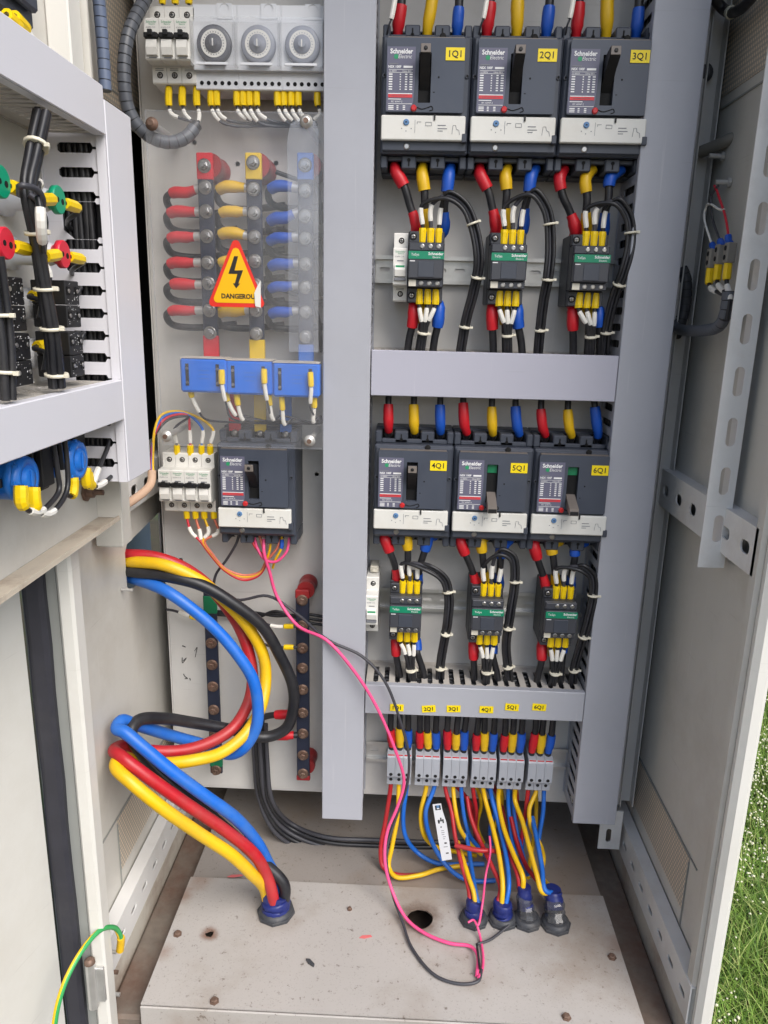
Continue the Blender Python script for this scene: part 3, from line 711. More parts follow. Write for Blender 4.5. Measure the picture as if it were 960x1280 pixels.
def number_tag(t, s_, x, z, y=-.0842):
    q = B().box((-.0109, 0, -.0066), (.0109, -.0004, .0066)); put_text(q, s_, .0098, 0, -.0006, -.0002, 1, bold=.00012)
    return obj('number_tag', q, ['tag_yellow', 'black_print'], t, (x, y, z))
mu, md = make_mccb(True), make_mccb(False)
BX = [.0063, .1115, .2165]; Z1, Z2 = 1.107, .628
for i in range(3):
    o = place(mu, i == 0, (BX[i], -.0005, Z1), f'dark grey breaker with yellow tag {i+1}Q1 in the upper row', 'numbered circuit breakers')
    o4 = place(mu if i == 0 else md, i == 1, (BX[i]+.0005, -.0005, Z2), f'dark grey breaker with yellow tag {i+4}Q1 below the lilac duct' + (', toggle up' if i == 0 else ', toggle down'), 'numbered circuit breakers')
    if i == 0: first_rows = []
    o['tagtxt'] = f'{i+1}Q1'; o4['tagtxt'] = f'{i+4}Q1'
MAINX, MAINZ = -.2035, .6235
om = place(mu, False, (MAINX, -.0005, MAINZ), 'dark grey main breaker without a number tag beside four white breakers'); om.pop('group', None); om['tagtxt'] = ''
for o in list(COL.objects):
    if 'tagtxt' in o:
        s_ = o['tagtxt']; del o['tagtxt']
        if s_: number_tag(o, s_, .0325, .0405 if s_[0] in '123' else .0385)

# ================================================================== contactors
def make_contactor():
    t = thing('contactor', '', 'contactor')
    b = B(); b.box((-.0225, 0, -.043), (.0225, -.050, .043), .0012); b.box((-.0218, -.0501, -.0425), (.0218, -.060, -.0245), .001); b.box((-.0218, -.0501, .029), (.0218, -.060, .0425), .001)
    b.box((-.0222, -.0501, -.024), (.0222, -.072, .0285), .0012)
    obj('base', b, 'contactor', t)
    f = B(); f.box((-.0217, -.0721, -.0145), (.0217, -.0825, .018), .0016); f.box((-.0213, -.0721, .0185), (.0213, -.0765, .0282), .001); f.box((-.0213, -.0721, -.0238), (.0213, -.0765, -.0150), .001)
    fr = obj('front_housing', f, 'contactor_front', t)
    obj('window', B().box((-.0095, -.0826, -.0125), (.0095, -.0834, .006), .0004), 'breaker', fr)
    g = B().box((-.0216, -.0824, .0085), (.0216, -.0832, .0176), 0, 0); put_text(g, 'TeSys', .0042, -.0135, -.0834, .0135, 1); put_text(g, 'Schneider', .0046, .0115, -.0834, .0146, 1, bold=.0001); put_text(g, 'Electric', .0032, .0125, -.0834, .0107, 1)
    g.box((-.020, -.0827, .0056), (-.0135, -.0828, .0066), 0, 1)
    obj('green_band', g, ['green_band', 'white_print'], fr)
    obj('rating_sticker', B().box((-.0205, -.0766, -.0232), (-.0115, -.0769, -.0156)), 'ivory_plastic', fr)
    sm = mesh_of('coil_screw', B().lathe((0, 0, 0), (0, -1, 0), [(0, .0031), (.0003, .0031), (.0003, .0025), (.0008, .002)], 10), 'chrome')
    for x in (-.0052, .0048, .0148):
        for z in (.0235, -.0195): obj('coil_screw', sm, None, fr, (x, -.0766, z))
    tm2 = B().lathe((0, 0, 0), (0, -1, 0), [(0, .0044), (.0004, .0044)], 12, 1); screw_b(tm2, 0, -.0004, 0, .0031, 0, 1); tm2 = mesh_of('terminal_screw', tm2, ['chrome', 'void'])
    for (x, z) in ((-.0165, .036), (-.0165, -.034)): obj('terminal_screw', tm2, None, t, (x, -.0601, z))
    return t
CX1 = [.0136, .1142, .2140]; CZ1 = .9145; CX2 = [.0024, .1150, .2150]; CZ2 = .4525
ct = make_contactor()
for i in range(3):
    place(ct, i == 0, (CX1[i], -.0087, CZ1), 'contactor on the upper rail, ' + ('touching the slim white breaker', 'in the middle of three', 'nearest the right duct')[i], 'contactors with green bands')
    place(ct, False, (CX2[i], -.0087, CZ2), 'contactor on the lower rail, ' + ('nearest the slim white breaker', 'in the middle of three', 'nearest the right duct')[i], 'contactors with green bands')

# ================================================================== miniature breakers
def make_mcb(lever, green):
    t = thing('miniature_breaker', '', 'circuit breaker')
    W = .0087; pf = [(0, -.0415), (-.043, -.0415), (-.0445, -.040), (-.0445, -.0225), (-.0655, -.0220), (-.067, -.0205), (-.067, .0205), (-.0655, .0220), (-.0445, .0225), (-.0445, .040), (-.043, .0415), (0, .0415)]
    obj('body', B().prism(pf, [], lambda a, b_, c: (c, a, b_), -W, W), 'white_plastic' if lever != 'ivory' else 'ivory_plastic', t)
    q = B().lathe((0, 0, 0), (0, -1, 0), [(0, .0036), (.0003, .0036)], 14, 1); screw_b(q, 0, -.0002, 0, .0026, 0, 1); q = mesh_of('terminal_screw', q, ['chrome', 'void'])
    for z in (.0322, -.0322): obj('terminal_screw', q, None, t, (.0005, -.0446, z))
    for k in range(2): obj('print_line', B().box((-.005, -.0447, -.0255-.0018*k), (.005, -.0446, -.0249-.0018*k)), 'grey_print', t)
    q = B()
    if lever == 'black':
        q.box((-.0082, -.0672, -.0005), (.0082, -.0735, .0052), .0008, 0); q.box((-.0028, -.0730, .0015), (.0028, -.0765, .0075), .0006, 0)
        q.prism([(-.0672, -.0185), (-.0705, -.0175), (-.0725, -.010), (-.071, -.0015), (-.0672, -.0015)], [], lambda a, b_, c: (c, a, b_), -.0062, .0062, 1)
        q.box((-.0045, -.0672, -.0202), (.0045, -.0676, -.0192), 0, 2)
    else:
        q.prism([(-.0672, -.0125), (-.0715, -.0115), (-.0735, -.004), (-.0715, .002), (-.0672, .002)], [], lambda a, b_, c: (c, a, b_), -.0066, .0066, 1)
        q.box((-.0055, -.0716, -.0012), (.0055, -.0726, .0012), 0, 3); q.box((-.0072, -.0672, -.0168), (.0072, -.0705, -.0132), .0005, 2)
    obj('toggle_handle', q, ['black', 'white_plastic', 'grey_print', 'green_print'], t)
    p = B(); Y = -.06725
    put_text(p, 'Schneider', .0034, -.0002, Y, .0175, 0, sx=.92); put_text(p, 'Electric', .0024, .0005, Y, .0152, 0)
    put_text(p, 'iC60N C10', .0024, -.0012, Y, .0118, 1); p.box((-.004, Y, .0062), (.004, Y-.0001, .0074), 0, 2)
    obj('print', p, ['green_print', 'grey_print', 'grey_print'], t)
    return t
mb = make_mcb('black', True)
pos = []
for i in range(3): pos.append((-.3155+i*.0178+.0005, 1.162, f'white miniature breaker beside the timers, {("at the free end of its row of three", "in the middle of its row of three", "touching the first timer")[i]}', 'three white breakers beside the timers'))
for i in range(4): pos.append((-.3275+i*.0178, .626, f'white miniature breaker {("at the free end of the row of four", "second from the free end of the row of four", "third from the free end of the row of four", "touching the main breaker")[i]}', 'four white breakers beside the main breaker'))
for i, (x, z, l, g) in enumerate(pos): place(mb, i == 0, (x, -.0087, z), l, g)
mb2 = make_mcb('white', True)
place(mb2, True, (-.0180, -.0087, .9145), 'slim white breaker with green mark beside the first contactor of the upper rail')
place(mb2, False, (-.0450, -.0087, .4560), 'slim white breaker with green mark at the end of the lower rail')
q = obj('end_clip', B().box((-.006, 0, 0), (.006, -.028, .010), .001).cyl((0, -.028, .005), (0, -.031, .005), .003), 'ivory_plastic', loc=(-.0440, -.0087, .4985)); tag(q, 'small ivory end clip above the slim breaker of the lower rail', 'clip')

# ================================================================== timers
def make_timer(dark):
    t = thing('timer', '', 'timer'); W = .02625
    pf = [(0, -.0445), (-.042, -.0445), (-.043, -.0435), (-.043, -.0255), (-.050, -.0250), (-.050, .0265), (-.0445, .0270), (-.0445, .0455), (0, .0455)]
    obj('body', B().prism(pf, [], lambda a, b_, c: (c, a, b_), -W+.0002, W-.0002), 'grey_plastic', t)
    obj('terminal_hole', B().raw([], []) if 0 else (lambda q: [q.lathe((-.0188+.0083*k, -.0431, -.0375), (0, -1, 0), [(0, .0024), (.0004, .0024)], 10, 0) for k in range(6)] and q)(B()), 'void', t)
    obj('latch', B().prism(rrect(.0115, .0385, .0185, .0165, .001), [circ(.0115, .041, .0056, 14)], FY(), -.0446, -.0455), 'grey_plastic', t)
    d = B(); D_ = 'x'
    d.lathe((.0005, -.0501, .0008), (0, -1, 0), [(0, .0205), (.006, .0205), (.0075, .0195), (.0075, .0150)], 32, 0)
    d.lathe((.0005, -.0502, .0008), (0, -1, 0), [(.0076, .0152), (.0082, .0150)], 32, 1)
    d.lathe((.0005, -.0502, .0008), (0, -1, 0), [(.0083, .0103), (.0095, .0100), (.0095, .0058), (.0118, .0050), (.0125, .004)], 24, 2)
    d.box((-.0002, -.0628, -.003), (.0012, -.0634, .0046), 0, 1)
    for k in range(24):
        a = math.radians(15*k); d.box((.0005+.0120*math.cos(a)-.0005, -.0584, .0008+.0120*math.sin(a)-.0005), (.0005+.0120*math.cos(a)+.0005, -.0587, .0008+.0120*math.sin(a)+.0005), 0, 2)
    d.box((-.0125, -.0501, -.0215), (.0135, -.0552, -.0175), .001, 0)
    obj('dial', d, ['dial_dark' if dark else 'dial_grey', 'white_plastic', 'dial_dark' if dark else 'dial_grey'], t)
    w = B(); c = (W-.0006)
    w.box((-c, -.0655, -.0248), (c, -.0667, .0262)); w.box((-c, -.0502, .0250), (c, -.0654, .0262)); w.box((-c, -.0502, -.0248), (c, -.0654, -.0236)); w.box((-c, -.0502, -.0235), (-c+.0012, -.0654, .0249)); w.box((c-.0012, -.0502, -.0235), (c, -.0654, .0249))
    win = obj('window_cover', w, 'window', t)
    obj('window_catch', B().box((-.019, -.0668, -.0245), (.019, -.0678, -.0215), .0004), 'grey_plastic', win)
    return t
for i in range(3):
    tm = make_timer(i == 0); place(tm, True, (-.2455+i*.0524, -.0087, 1.160), ('grey timer with dark dial beside the white miniature breakers', 'grey timer with pale dial between two other timers', 'grey timer with pale dial next to the upright duct')[i], 'round dial timers')

# ================================================================== terminal blocks
def make_term():
    t = thing('terminal_block', '', 'terminal block'); W = .00595
    pf = [(0, -.0325), (-.033, -.0325), (-.0345, -.031), (-.0345, -.0125), (-.045, -.0118), (-.0465, -.010), (-.0465, .0225), (-.043, .0265), (-.020, .031), (0, .031)]
    obj('body', B().prism(pf, [], lambda a, b_, c: (c, a, b_), -W, W), 'terminal_grey', t)
    q = B()
    for (y, z) in ((-.0466, -.006), (-.0346, -.0225)): q.lathe((0, y, z), (0, -1, 0), [(0, .0026), (.0004, .0026)], 10, 0)
    q.box((-.0036, -.0466, .002), (.0036, -.0468, .0185), 0, 1); q.box((-.005, -.0436, .0235), (.005, -.0446, .0262), 0, 2)
    obj('screw_opening', q, ['black', 'terminal_grey', 'red_button'], t)
    return t
tb = make_term(); TB = []; TZ = .1895
cn = ('red', 'yellow', 'blue')
for g, (ua, ub) in enumerate(((485, 513), (519, 549), (554, 583), (588.5, 619.5), (622.5, 654), (658, 690))):
    xa = P(ua, 962, -.045).x; xb = P(ub, 962, -.045).x; w = (xb-xa)/3
    w = .0123; xm = (xa+xb)/2
    for k in range(3):
        x = xm+(k-1)*w; TB.append((g, k, x))
        place(tb, g == 0 and k == 0, (x, -.0087, TZ), f'grey terminal block under the {cn[k]} sleeve of the set below tag {g+1}Q1', 'grey terminal blocks in six sets of three')

# ================================================================== busbars behind the clear cover
def busbar(label, x, z0, z1, y, ends, bolts, m_, w=.019, ins=(True, True), insm='insulator_red', foot=True, name='busbar', ir=1.1):
    t = thing(name, label, 'busbar', (x, 0, z0)); h = z1-z0
    b = B().box((-w/2, y, .0), (w/2, y-.006, h), .001); obj('bar', b, m_, t)
    for (a, c, em) in ends: obj('phase_sleeve', B().box((-w/2-.0006, y+.0006, a-z0), (w/2+.0006, y-.0068, c-z0), .0012), em, t)
    for zb_ in bolts:
        q = B(); q.lathe((0, y-.0061, zb_-z0), (0, -1, 0), [(0, .0085), (.0012, .0085), (.0013, .0070), (.0026, .0068)], 16, 0); q.lathe((0, y-.0087, zb_-z0), (0, -1, 0), [(0, .0056), (.0042, .0054), (.0048, .0044)], 6, 0, False); q.lathe((0, y-.0136, zb_-z0), (0, -1, 0), [(0, .0028), (.0030, .0026)], 10, 0)
        obj('bolt', q, insm if insm == 'rusty_bolt' else 'chrome', t)
    if ins:
        for zi in ins:
            q = B().lathe((.004, -.0005, zi-z0), (0, -1, 0), [(0, .014*ir), (.006, .0145*ir), (.012, .0125*ir), (abs(y)*.5, .0118*ir), (abs(y)-.010, .0140*ir), (abs(y)-.003, .0135*ir)], 20)
            obj('insulator', q, 'insulator_red', t)
    return t
YB = -.052
Zb = lambda v, u, y: P(u, v, y).z
for (nm, u0, bm_, bl_) in (('red', (258, 205, 263, 447), 'bus_red', (207, 234, 264, 295, 328, 354, 388, 416)), ('yellow', (317, 205, 323, 452), 'bus_yellow', (203, 236, 266, 296, 326, 356, 388, 417)), ('blue', (380, 205, 380, 458), 'bus_blue', (206, 238, 270, 298, 330, 359, 390, 421))):
    x = P(u0[0], 330, YB-.006).x+.002; zt = Zb(u0[1]-12, u0[0], YB); zb2 = Zb(u0[3]+25, u0[2], YB)
    busbar(f'upright dark busbar with {nm} sleeved ends behind the clear cover', x, zb2, zt, YB, [(zt-.030, zt+.001, bm_), (zb2-.001, Zb(u0[3]-28, u0[2], YB), bm_)], [Zb(v, u0[0], YB-.008) for v in bl_], 'bus_sleeve', ins=(zt-.012,), insm='chrome')
# earth and neutral bars
p = P(262, 738, -.03); p2 = P(268, 966, -.03)
busbar('upright earth bar with green sleeves near the left edge of the plate', p.x, p2.z, p.z, -.026, [(p.z-.036, p.z-.008, 'bus_green'), (p2.z+.012, p2.z+.026, 'bus_green')], [Zb(v, 262, -.03) for v in (803, 830, 857, 886, 915, 961)], 'bus_sleeve', w=.0185, ins=None, insm='rusty_bolt')
p = P(378, 738, -.04); p2 = P(377, 974, -.04)
busbar('upright neutral bar held by red insulators above the floor', p.x, p2.z, p.z, -.036, [(p.z-.012, p.z+.001, 'insulator_red'), (p2.z-.001, p2.z+.008, 'insulator_red')], [Zb(v, 377, -.045) for v in (751, 783, 811, 836, 863, 892, 918, 945, 968)], 'bus_sleeve', w=.0195, ins=(p.z-.002, p2.z+.018), insm='rusty_bolt', ir=.95)
# current transformers
def make_ct():
    t = thing('current_transformer', '', 'transformer')
    b = B().box((-.0300, 0, -.0215), (.0300, -.032, .0215), .0026); obj('body', b, 'ct_blue', t)
    b = B().box((-.0296, -.0005, .0216), (.0296, -.0315, .0228)); obj('dusty_top', b, 'duct_dusty', t)
    q = B()
    for x in (-.0205, .0185): q.box((x-.0022, -.0321, -.013), (x+.0022, -.0328, .015), .0003, 0); q.lathe((x, -.0326, -.009), (0, -1, 0), [(0, .002), (.0016, .0018)], 10, 1); q.lathe((x, -.0326, .009), (0, -1, 0), [(0, .002), (.0016, .0018)], 10, 1)
    obj('terminal_slot', q, ['black', 'chrome'], t)
    pr_ = B(); 
    for k in range(3): pr_.box((-.006, -.0321, .006-.005*k), (.008, -.0322, .0068-.005*k))
    obj('print', pr_, 'bus_blue', t); return t
c0 = make_ct()
for i, (u, v) in enumerate(((254, 468), (311, 471), (370, 474))):
    p = P(u, v, -.09); place(c0, i == 0, (p.x, (-.058, -.0572, -.0588)[i], (.7755, .7742, .7728)[i]), f'blue current transformer at the foot of the {cn[i]} busbar', 'blue current transformers')
    s_ = obj('support_bracket', B().box((p.x-.012, -.0575, .756), (p.x+.012, -.0003, .760)), 'zinc'); base_origin(s_); tag(s_, f'zinc bracket behind the blue transformer of the {cn[i]} busbar', 'bracket', 'transformer brackets')
# phase links from transformers down to the main breaker
for i, x in enumerate((-.2385, -.2035, -.1685)):
    b = B().box((x-.008, -.037, .698), (x+.008, -.041, .752)); o = obj('copper_link', b, ('bus_red', 'bus_yellow', 'bus_blue')[i]); base_origin(o); tag(o, f'{cn[i]} sleeved link dropping into the main breaker', 'busbar', 'sleeved links into the main breaker')

# clear cover with danger sign
cz0 = P(298, 558, -.105).z; cz1 = P(298, 140, -.105).z; cx0 = P(183, 140, -.105).x-.001; cx1 = P(404, 140, -.105).x
cov = obj('clear_cover', B().prism([(cx0, cz0), (cx1, cz0), (cx1, cz1), (cx0, cz1)], [], FY(), -.106, -.103), 'acrylic'); tag(cov, 'clear plastic cover screwed over the three busbars', 'cover')
for i, (u, v) in enumerate(((190, 155), (383, 152), (208, 545), (387, 551))):
    p = P(u, v, -.106); q = B(); q.lathe((p.x, -.1062, p.z), (0, -1, 0), [(0, .0075), (.001, .0075), (.0012, .006), (.005, .0056), (.0056, .0035)], 14, 0 if i == 0 else 1)
    q.lathe((p.x, -.1119, p.z), (0, -1, 0), [(0, .0032), (.0012, .003)], 8, 0)
    obj('cover_screw', q, ['rusty_bolt', 'zinc'], cov)
    obj('standoff', B().cyl((p.x, -.0005, p.z), (p.x, -.1029, p.z), .004, n=10), 'zinc', cov)
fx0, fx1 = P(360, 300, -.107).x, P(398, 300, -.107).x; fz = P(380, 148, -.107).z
obj('glare_band', B().prism([(fx0, P(380, 440, -.107).z), (fx1, P(380, 440, -.107).z), (fx1, fz-.012), (fx1-.004, fz-.003), (fx1-.012, fz), (fx0+.014, fz), (fx0+.004, fz-.006), (fx0, fz-.022)], [], FY(), -.1062, -.1065), 'pale_haze', cov)  # glare over the blue busbar, painted as a pale hazy strip on the cover
eb = B(); eb.box((cx0-.0008, -.1062, cz0), (cx0, -.1028, cz1)); eb.box((cx0, -.1062, cz0-.0008), (cx1, -.1028, cz0)); eb.box((cx0, -.1062, cz1), (cx1, -.1028, cz1+.0008))
obj('cover_edge', eb, 'pale_haze', cov)
base_origin(cov)
# sign: built in its own plane on the cover
c = [P(301, 297, -.1064), P(262, 382, -.1064), P(333, 383, -.1064)]
def rtri(pts, r, n=6):
    o = []
    for i in range(3):
        a, b_, c_ = Vector(pts[i-1]), Vector(pts[i]), Vector(pts[(i+1) % 3]); d1 = (a-b_).normalized(); d2_ = (c_-b_).normalized()
        bis = (d1+d2_).normalized(); half = math.acos(max(-1, min(1, d1.dot(d2_))))/2; ctr = b_+bis*(r/math.sin(half)); s0 = b_+d1*(r/math.tan(half)); s1 = b_+d2_*(r/math.tan(half))
        for k in range(n+1):
            q = s0.lerp(s1, k/n)-ctr; q.normalize(); o.append(tuple(ctr+q*r))
    return o
tri = [(c[1].x-.003, c[1].z-.001), (c[1].x+.070, c[1].z-.001), ((c[1].x+c[1].x+.067)/2+.001, c[0].z+.005)]
cen = Vector((sum(p[0] for p in tri)/3, sum(p[1] for p in tri)/3))
sgn = obj('warning_sign', B().prism(rtri(tri, .005), [], FY(), -.1062, -.1067), 'sign_red'); tag(sgn, 'yellow triangular danger sticker with lightning bolt on the clear cover', 'sticker')
inn = [tuple(cen+(Vector(p)-cen)*.83) for p in tri]
obj('sign_face', B().prism(rtri(inn, .0045), [], FY(), -.1068, -.1070), 'sign_yellow', sgn)
s = .067/80.*1.0
def bolt2(px_, py_): return (tri[0][0]+(px_-262)/71*.0675, tri[0][1]+(383-py_)/86*(tri[2][1]-tri[0][1]))
bp_ = [bolt2(*p) for p in ((299, 323.5), (304, 323.5), (299, 340), (310, 339.5), (303.5, 355), (306, 355), (300.5, 361), (296.5, 355), (299, 355), (302.5, 344), (291, 344))]
obj('lightning_bolt', B().prism(bp_, [], FY(), -.1071, -.1072), 'black_print', sgn)
tp = bolt2(303, 370.5); obj('lettering', put_text(B(), 'DANGEROUS', .0078, tp[0]+.0015, -.1072, tp[1], 0, bold=.0003, sx=.96), 'black_print', sgn)
fc = [bolt2(*p) for p in ((332.5, 351), (332, 383), (325, 381.5), (324, 366), (328, 358))]
obj('peeled_corner', B().prism(fc, [], FY(), -.1076, -.1086), 'white_plastic', sgn); base_origin(sgn)

# ================================================================== power cables with coloured sleeves
SL = ('sleeve_red', 'sleeve_yellow', 'sleeve_blue')
def z2(zx, zy, y=-.05): return P(450+zx*.375, 200+zy*.375, y)
def z4(zx, zy, y=-.05): return P(440+zx*.34375, 660+zy*.34375, y)
random.seed(21)
def jit(a=.002): return random.uniform(-a, a)
TX = (-.035, 0, .035)
# feeds from above into the upper row
for i in range(3):
    for k in range(3):
        x = BX[i]+TX[k]; top = P((502, 540, 574, 613, 647, 687, 724, 759, 799)[i*3+k], 2, -.05)
        up_ = Vector((top.x+(top.x-x)*1.6, -.035, 1.40))
        cable('power_cable', f'black cable with {cn[k]} sleeve entering the top of breaker {i+1}Q1', 'cable', [Vector((x, -.040, 1.172)), Vector((x, -.047, 1.186)), Vector((top.x, -.050, top.z)), up_], .0052, 'cable_black',
              [('sleeve', .008, (.040, .052, .036)[k]+jit(.003), .0075, SL[k])], 'sleeved cables feeding the upper breakers', n=10)
    u = (489, 604, 712)[i]; q = [P(u-6, 48, -.055), P(u-3, 32, -.066), P(u, 24, -.068), P(u+4, 4, -.066), P(u+8, -30, -.05)]
    cable('control_wire', f'thin wire with white marker rising beside the red sleeve of breaker {i+1}Q1', 'wire', q, .0012, 'wire_dark', [('wire_marker', .022, .046, .0028, 'marker_white', True)], 'marked wires above the upper breakers', n=6)
# breaker to contactor
R1 = [[[(118, 35), (148, 90), (166, 150), (190, 225)], [(207, 45), (215, 105), (216, 150), (222, 240)], [(297, 45), (290, 105), (282, 150), (276, 240)]],
      [[(400, 45), (428, 105), (440, 155), (455, 232)], [(485, 45), (489, 105), (486, 150), (481, 240)], [(572, 50), (562, 110), (550, 160), (540, 240)]],
      [[(665, 60), (678, 125), (698, 168), (720, 240)], [(752, 60), (757, 130), (754, 170), (752, 245)], [(835, 60), (828, 130), (817, 175), (806, 250)]]]
R2 = [[[(115, 25), (133, 75), (154, 130), (168, 208)], [(200, 25), (203, 85), (203, 135), (207, 210)], [(282, 30), (264, 85), (247, 140), (236, 215)]],
      [[(390, 35), (412, 95), (434, 145), (455, 215)], [(470, 35), (475, 100), (480, 150), (487, 215)], [(545, 70), (540, 120), (536, 165), (530, 220)]],
      [[(660, 50), (674, 110), (690, 158), (710, 225)], [(727, 60), (733, 115), (738, 165), (742, 225)], [(813, 70), (810, 110), (800, 160), (790, 225)]]]
for row, (RR, zf, Zr, CXr, CZr) in enumerate(((R1, z2, Z1, CX1, CZ1), (R2, z4, Z2, CX2, CZ2))):
    for i in range(3):
        for k in range(3):
            pts = RR[i][k]; n_ = i+1+row*3
            x0 = BX[i]+TX[k]
            path = [Vector((x0, -.045, Zr-.071)), zf(*pts[0], -.054), zf(*pts[1], -.056), zf(*pts[2], -.054), zf(*pts[3], -.046 if k else -.05), Vector((CXr[i]+(-.0145, -.003, .013)[k], -.040, CZr+.040))]
            cable('power_cable', f'short black cable with {cn[k]} sleeves from breaker {n_}Q1 down to its contactor', 'cable', path, .0049, 'cable_black', [('sleeve', .002, .034+jit(.003), .0078, SL[k]), ('sleeve', -.036+jit(.003), -.001, .0076, SL[k])], 'sleeved cables between breakers and contactors', n=10)
# control loops arching out of the contactors
LOOP = [[(288, 118), (345, 150), (376, 215), (396, 335), (378, 440), (352, 540), (332, 640)], [(572, 108), (620, 165), (634, 280), (626, 390), (611, 470), (598, 580), (592, 650)], [(850, 138), (893, 190), (900, 275), (878, 370), (848, 450), (820, 570), (815, 655)],
        [(280, 145), (335, 185), (352, 250), (347, 340), (335, 410), (322, 490), (320, 570)], [(535, 85), (582, 105), (592, 180), (575, 310), (560, 420), (566, 500), (578, 570)], [(830, 142), (872, 175), (876, 240), (852, 350), (822, 450), (806, 510), (800, 572)]]
BOT = [[(178, 475, 550, 155, 640), (215, 548, 197, 640), (262, 478, 552, 240, 640)], [(440, 480, 556, 446, 650), (492, 556, 494, 650), (525, 488, 556, 545, 650)], [(709, 490, 562, 712, 655), (770, 562, 764, 655), (796, 500, 560, 802, 655)],
       [(160, 425, 477, 180, 570), (214, 505, 230, 570), (237, 436, 470, 272, 565)], [(442, 435, 490, 446, 570), (490, 525, 484, 572), (512, 445, 480, 536, 570)], [(690, 448, 496, 668, 570), (738, 525, 720, 572), (765, 455, 480, 757, 572)]]
for n_ in range(6):
    row, i = divmod(n_, 3); zf = (z2, z4)[row]; cx = (CX1, CX2)[row][i]; cz = (CZ1, CZ2)[row]; yd = -.042
    lp = [zf(*p, -.076 if j < 4 else (-.066, -.055, yd)[j-4]) for j, p in enumerate(LOOP[n_])]
    lp[-1] = Vector((lp[-1].x, yd, lp[-1].z-.012))
    bundles = []
    for w in range(3):
        sx = cx+(-.0052, .0048, .0148)[w]
        off = Vector((0, 0, 0)); a = (w-1)*2.1
        st = [Vector((sx, -.066, cz+.028)), Vector((sx, -.067, cz+.047)), Vector((sx+.002*(w-1), -.069, cz+.072))]
        rest = []
        for j, p in enumerate(lp):
            t_ = (lp[min(j+1, 6)]-lp[max(j-1, 0)]).normalized(); nrm = Vector((t_.z, 0, -t_.x)); rest.append(p+nrm*(w-1)*-.0042+Vector((0, (-.0035, .0012, -.0022)[w], 0)))
        path = catmull(st+rest, 7); bundles.append(path)
        cable('control_wire', f'control wire looping out of contactor of circuit {n_+1}Q1, {("nearest its red sleeve", "middle of three", "nearest its blue sleeve")[w]}', 'wire', None, .0026, 'cable_black' if w != 1 else 'wire_dark', [('ferrule', .0, .0185, .0047, 'ferrule_yellow', True), ('wire_marker', .0225+(.004 if w == 1 else 0), .042+(.004 if w == 1 else 0), .0031, 'marker_white', True)], 'looping control wires at the contactors', n=7, path=path)
    mid = [(a_+b_+c_)/3 for a_, b_, c_ in zip(*bundles)]
    s_ = arclen(mid)[-1]
    for f, h_ in ((.40, 'highest'), (.62, 'middle'), (.84, 'lowest')): tie(mid, s_*f, .0076, f'{h_} white tie on the looping wires beside the contactor of circuit {n_+1}Q1')
    # below the contactor
    (ru, ra, rb, re, rv), (mu_, mv, me_, mve), (bu, ba, bb, be, bv) = BOT[n_]
    zt = cz-.040
    for (k, u, a_, b_, e_, v_) in ((0, ru, ra, rb, re, rv), (2, bu, ba, bb, be, bv)):
        path = [Vector((cx+(-.0145, 0, .0145)[k], -.044, zt)), zf(u, a_, -.052), zf(u, (a_+b_)/2, -.055), zf(u+(e_-u)*.15, b_, -.054), zf(u+(e_-u)*.6, (b_+v_)/2, -.05), zf(e_, v_, -.044)]
        path[-1] = path[-1]+Vector((0, 0, -.012)); L = arclen(catmull(path))[-1]
        ln = (zf(u, a_, -.05)-zf(u, b_, -.05)).length
        cable('power_cable', f'black cable with {cn[k]} sleeve leaving the bottom of the contactor of circuit {n_+1}Q1', 'cable', path, .0049, 'cable_black', [('sleeve', .004, .012+ln, .0076, SL[k])], 'sleeved cables below the contactors', n=10)
    path = [Vector((cx, -.040, zt)), zf(mu_-8, mv-60 if row == 0 else mv-40, -.045), zf(mu_-8, mv, -.046), zf(me_-6, mve, -.044)]; path[-1] += Vector((0, 0, -.012))
    cable('power_cable', f'black cable with yellow sleeve leaving the bottom of the contactor of circuit {n_+1}Q1', 'cable', path, .0049, 'cable_black', [('sleeve', .002, .030, .0076, 'sleeve_yellow')], 'sleeved cables below the contactors', n=10)
    bundles = []
    for w in range(3):
        sx = cx+(-.0055, .0045, .0145)[w]-.0008
        q = zf(mu_, mv, -.066)+Vector((.0036*(w-1), 0, 0)); e = zf(me_, mve, -.05)+Vector((.0036*(w-1), 0, -.012))
        path = catmull([Vector((sx, -.066, cz-.026)), Vector((sx, -.067, cz-.046)), Vector((sx*.6+q.x*.4, -.068, cz-.056)), q, e.lerp(q, .45)+Vector((0, -.002, 0)), e], 6); bundles.append(path)
        cable('control_wire', f'control wire dropping from contactor of circuit {n_+1}Q1, {("nearest its red sleeve", "middle of three", "nearest its blue sleeve")[w]}', 'wire', None, .0026, 'cable_black', [('ferrule', 0, .0185, .0048, 'ferrule_yellow', True), ('wire_marker', .023, .040, .0029, 'marker_white', True)], 'control wires below the contactors', n=7, path=path)
    mid = [(a_+b_+c_)/3 for a_, b_, c_ in zip(*bundles)]; tie(mid, arclen(mid)[-1]*.58, .0075, f'white tie round the wires below the contactor of circuit {n_+1}Q1')
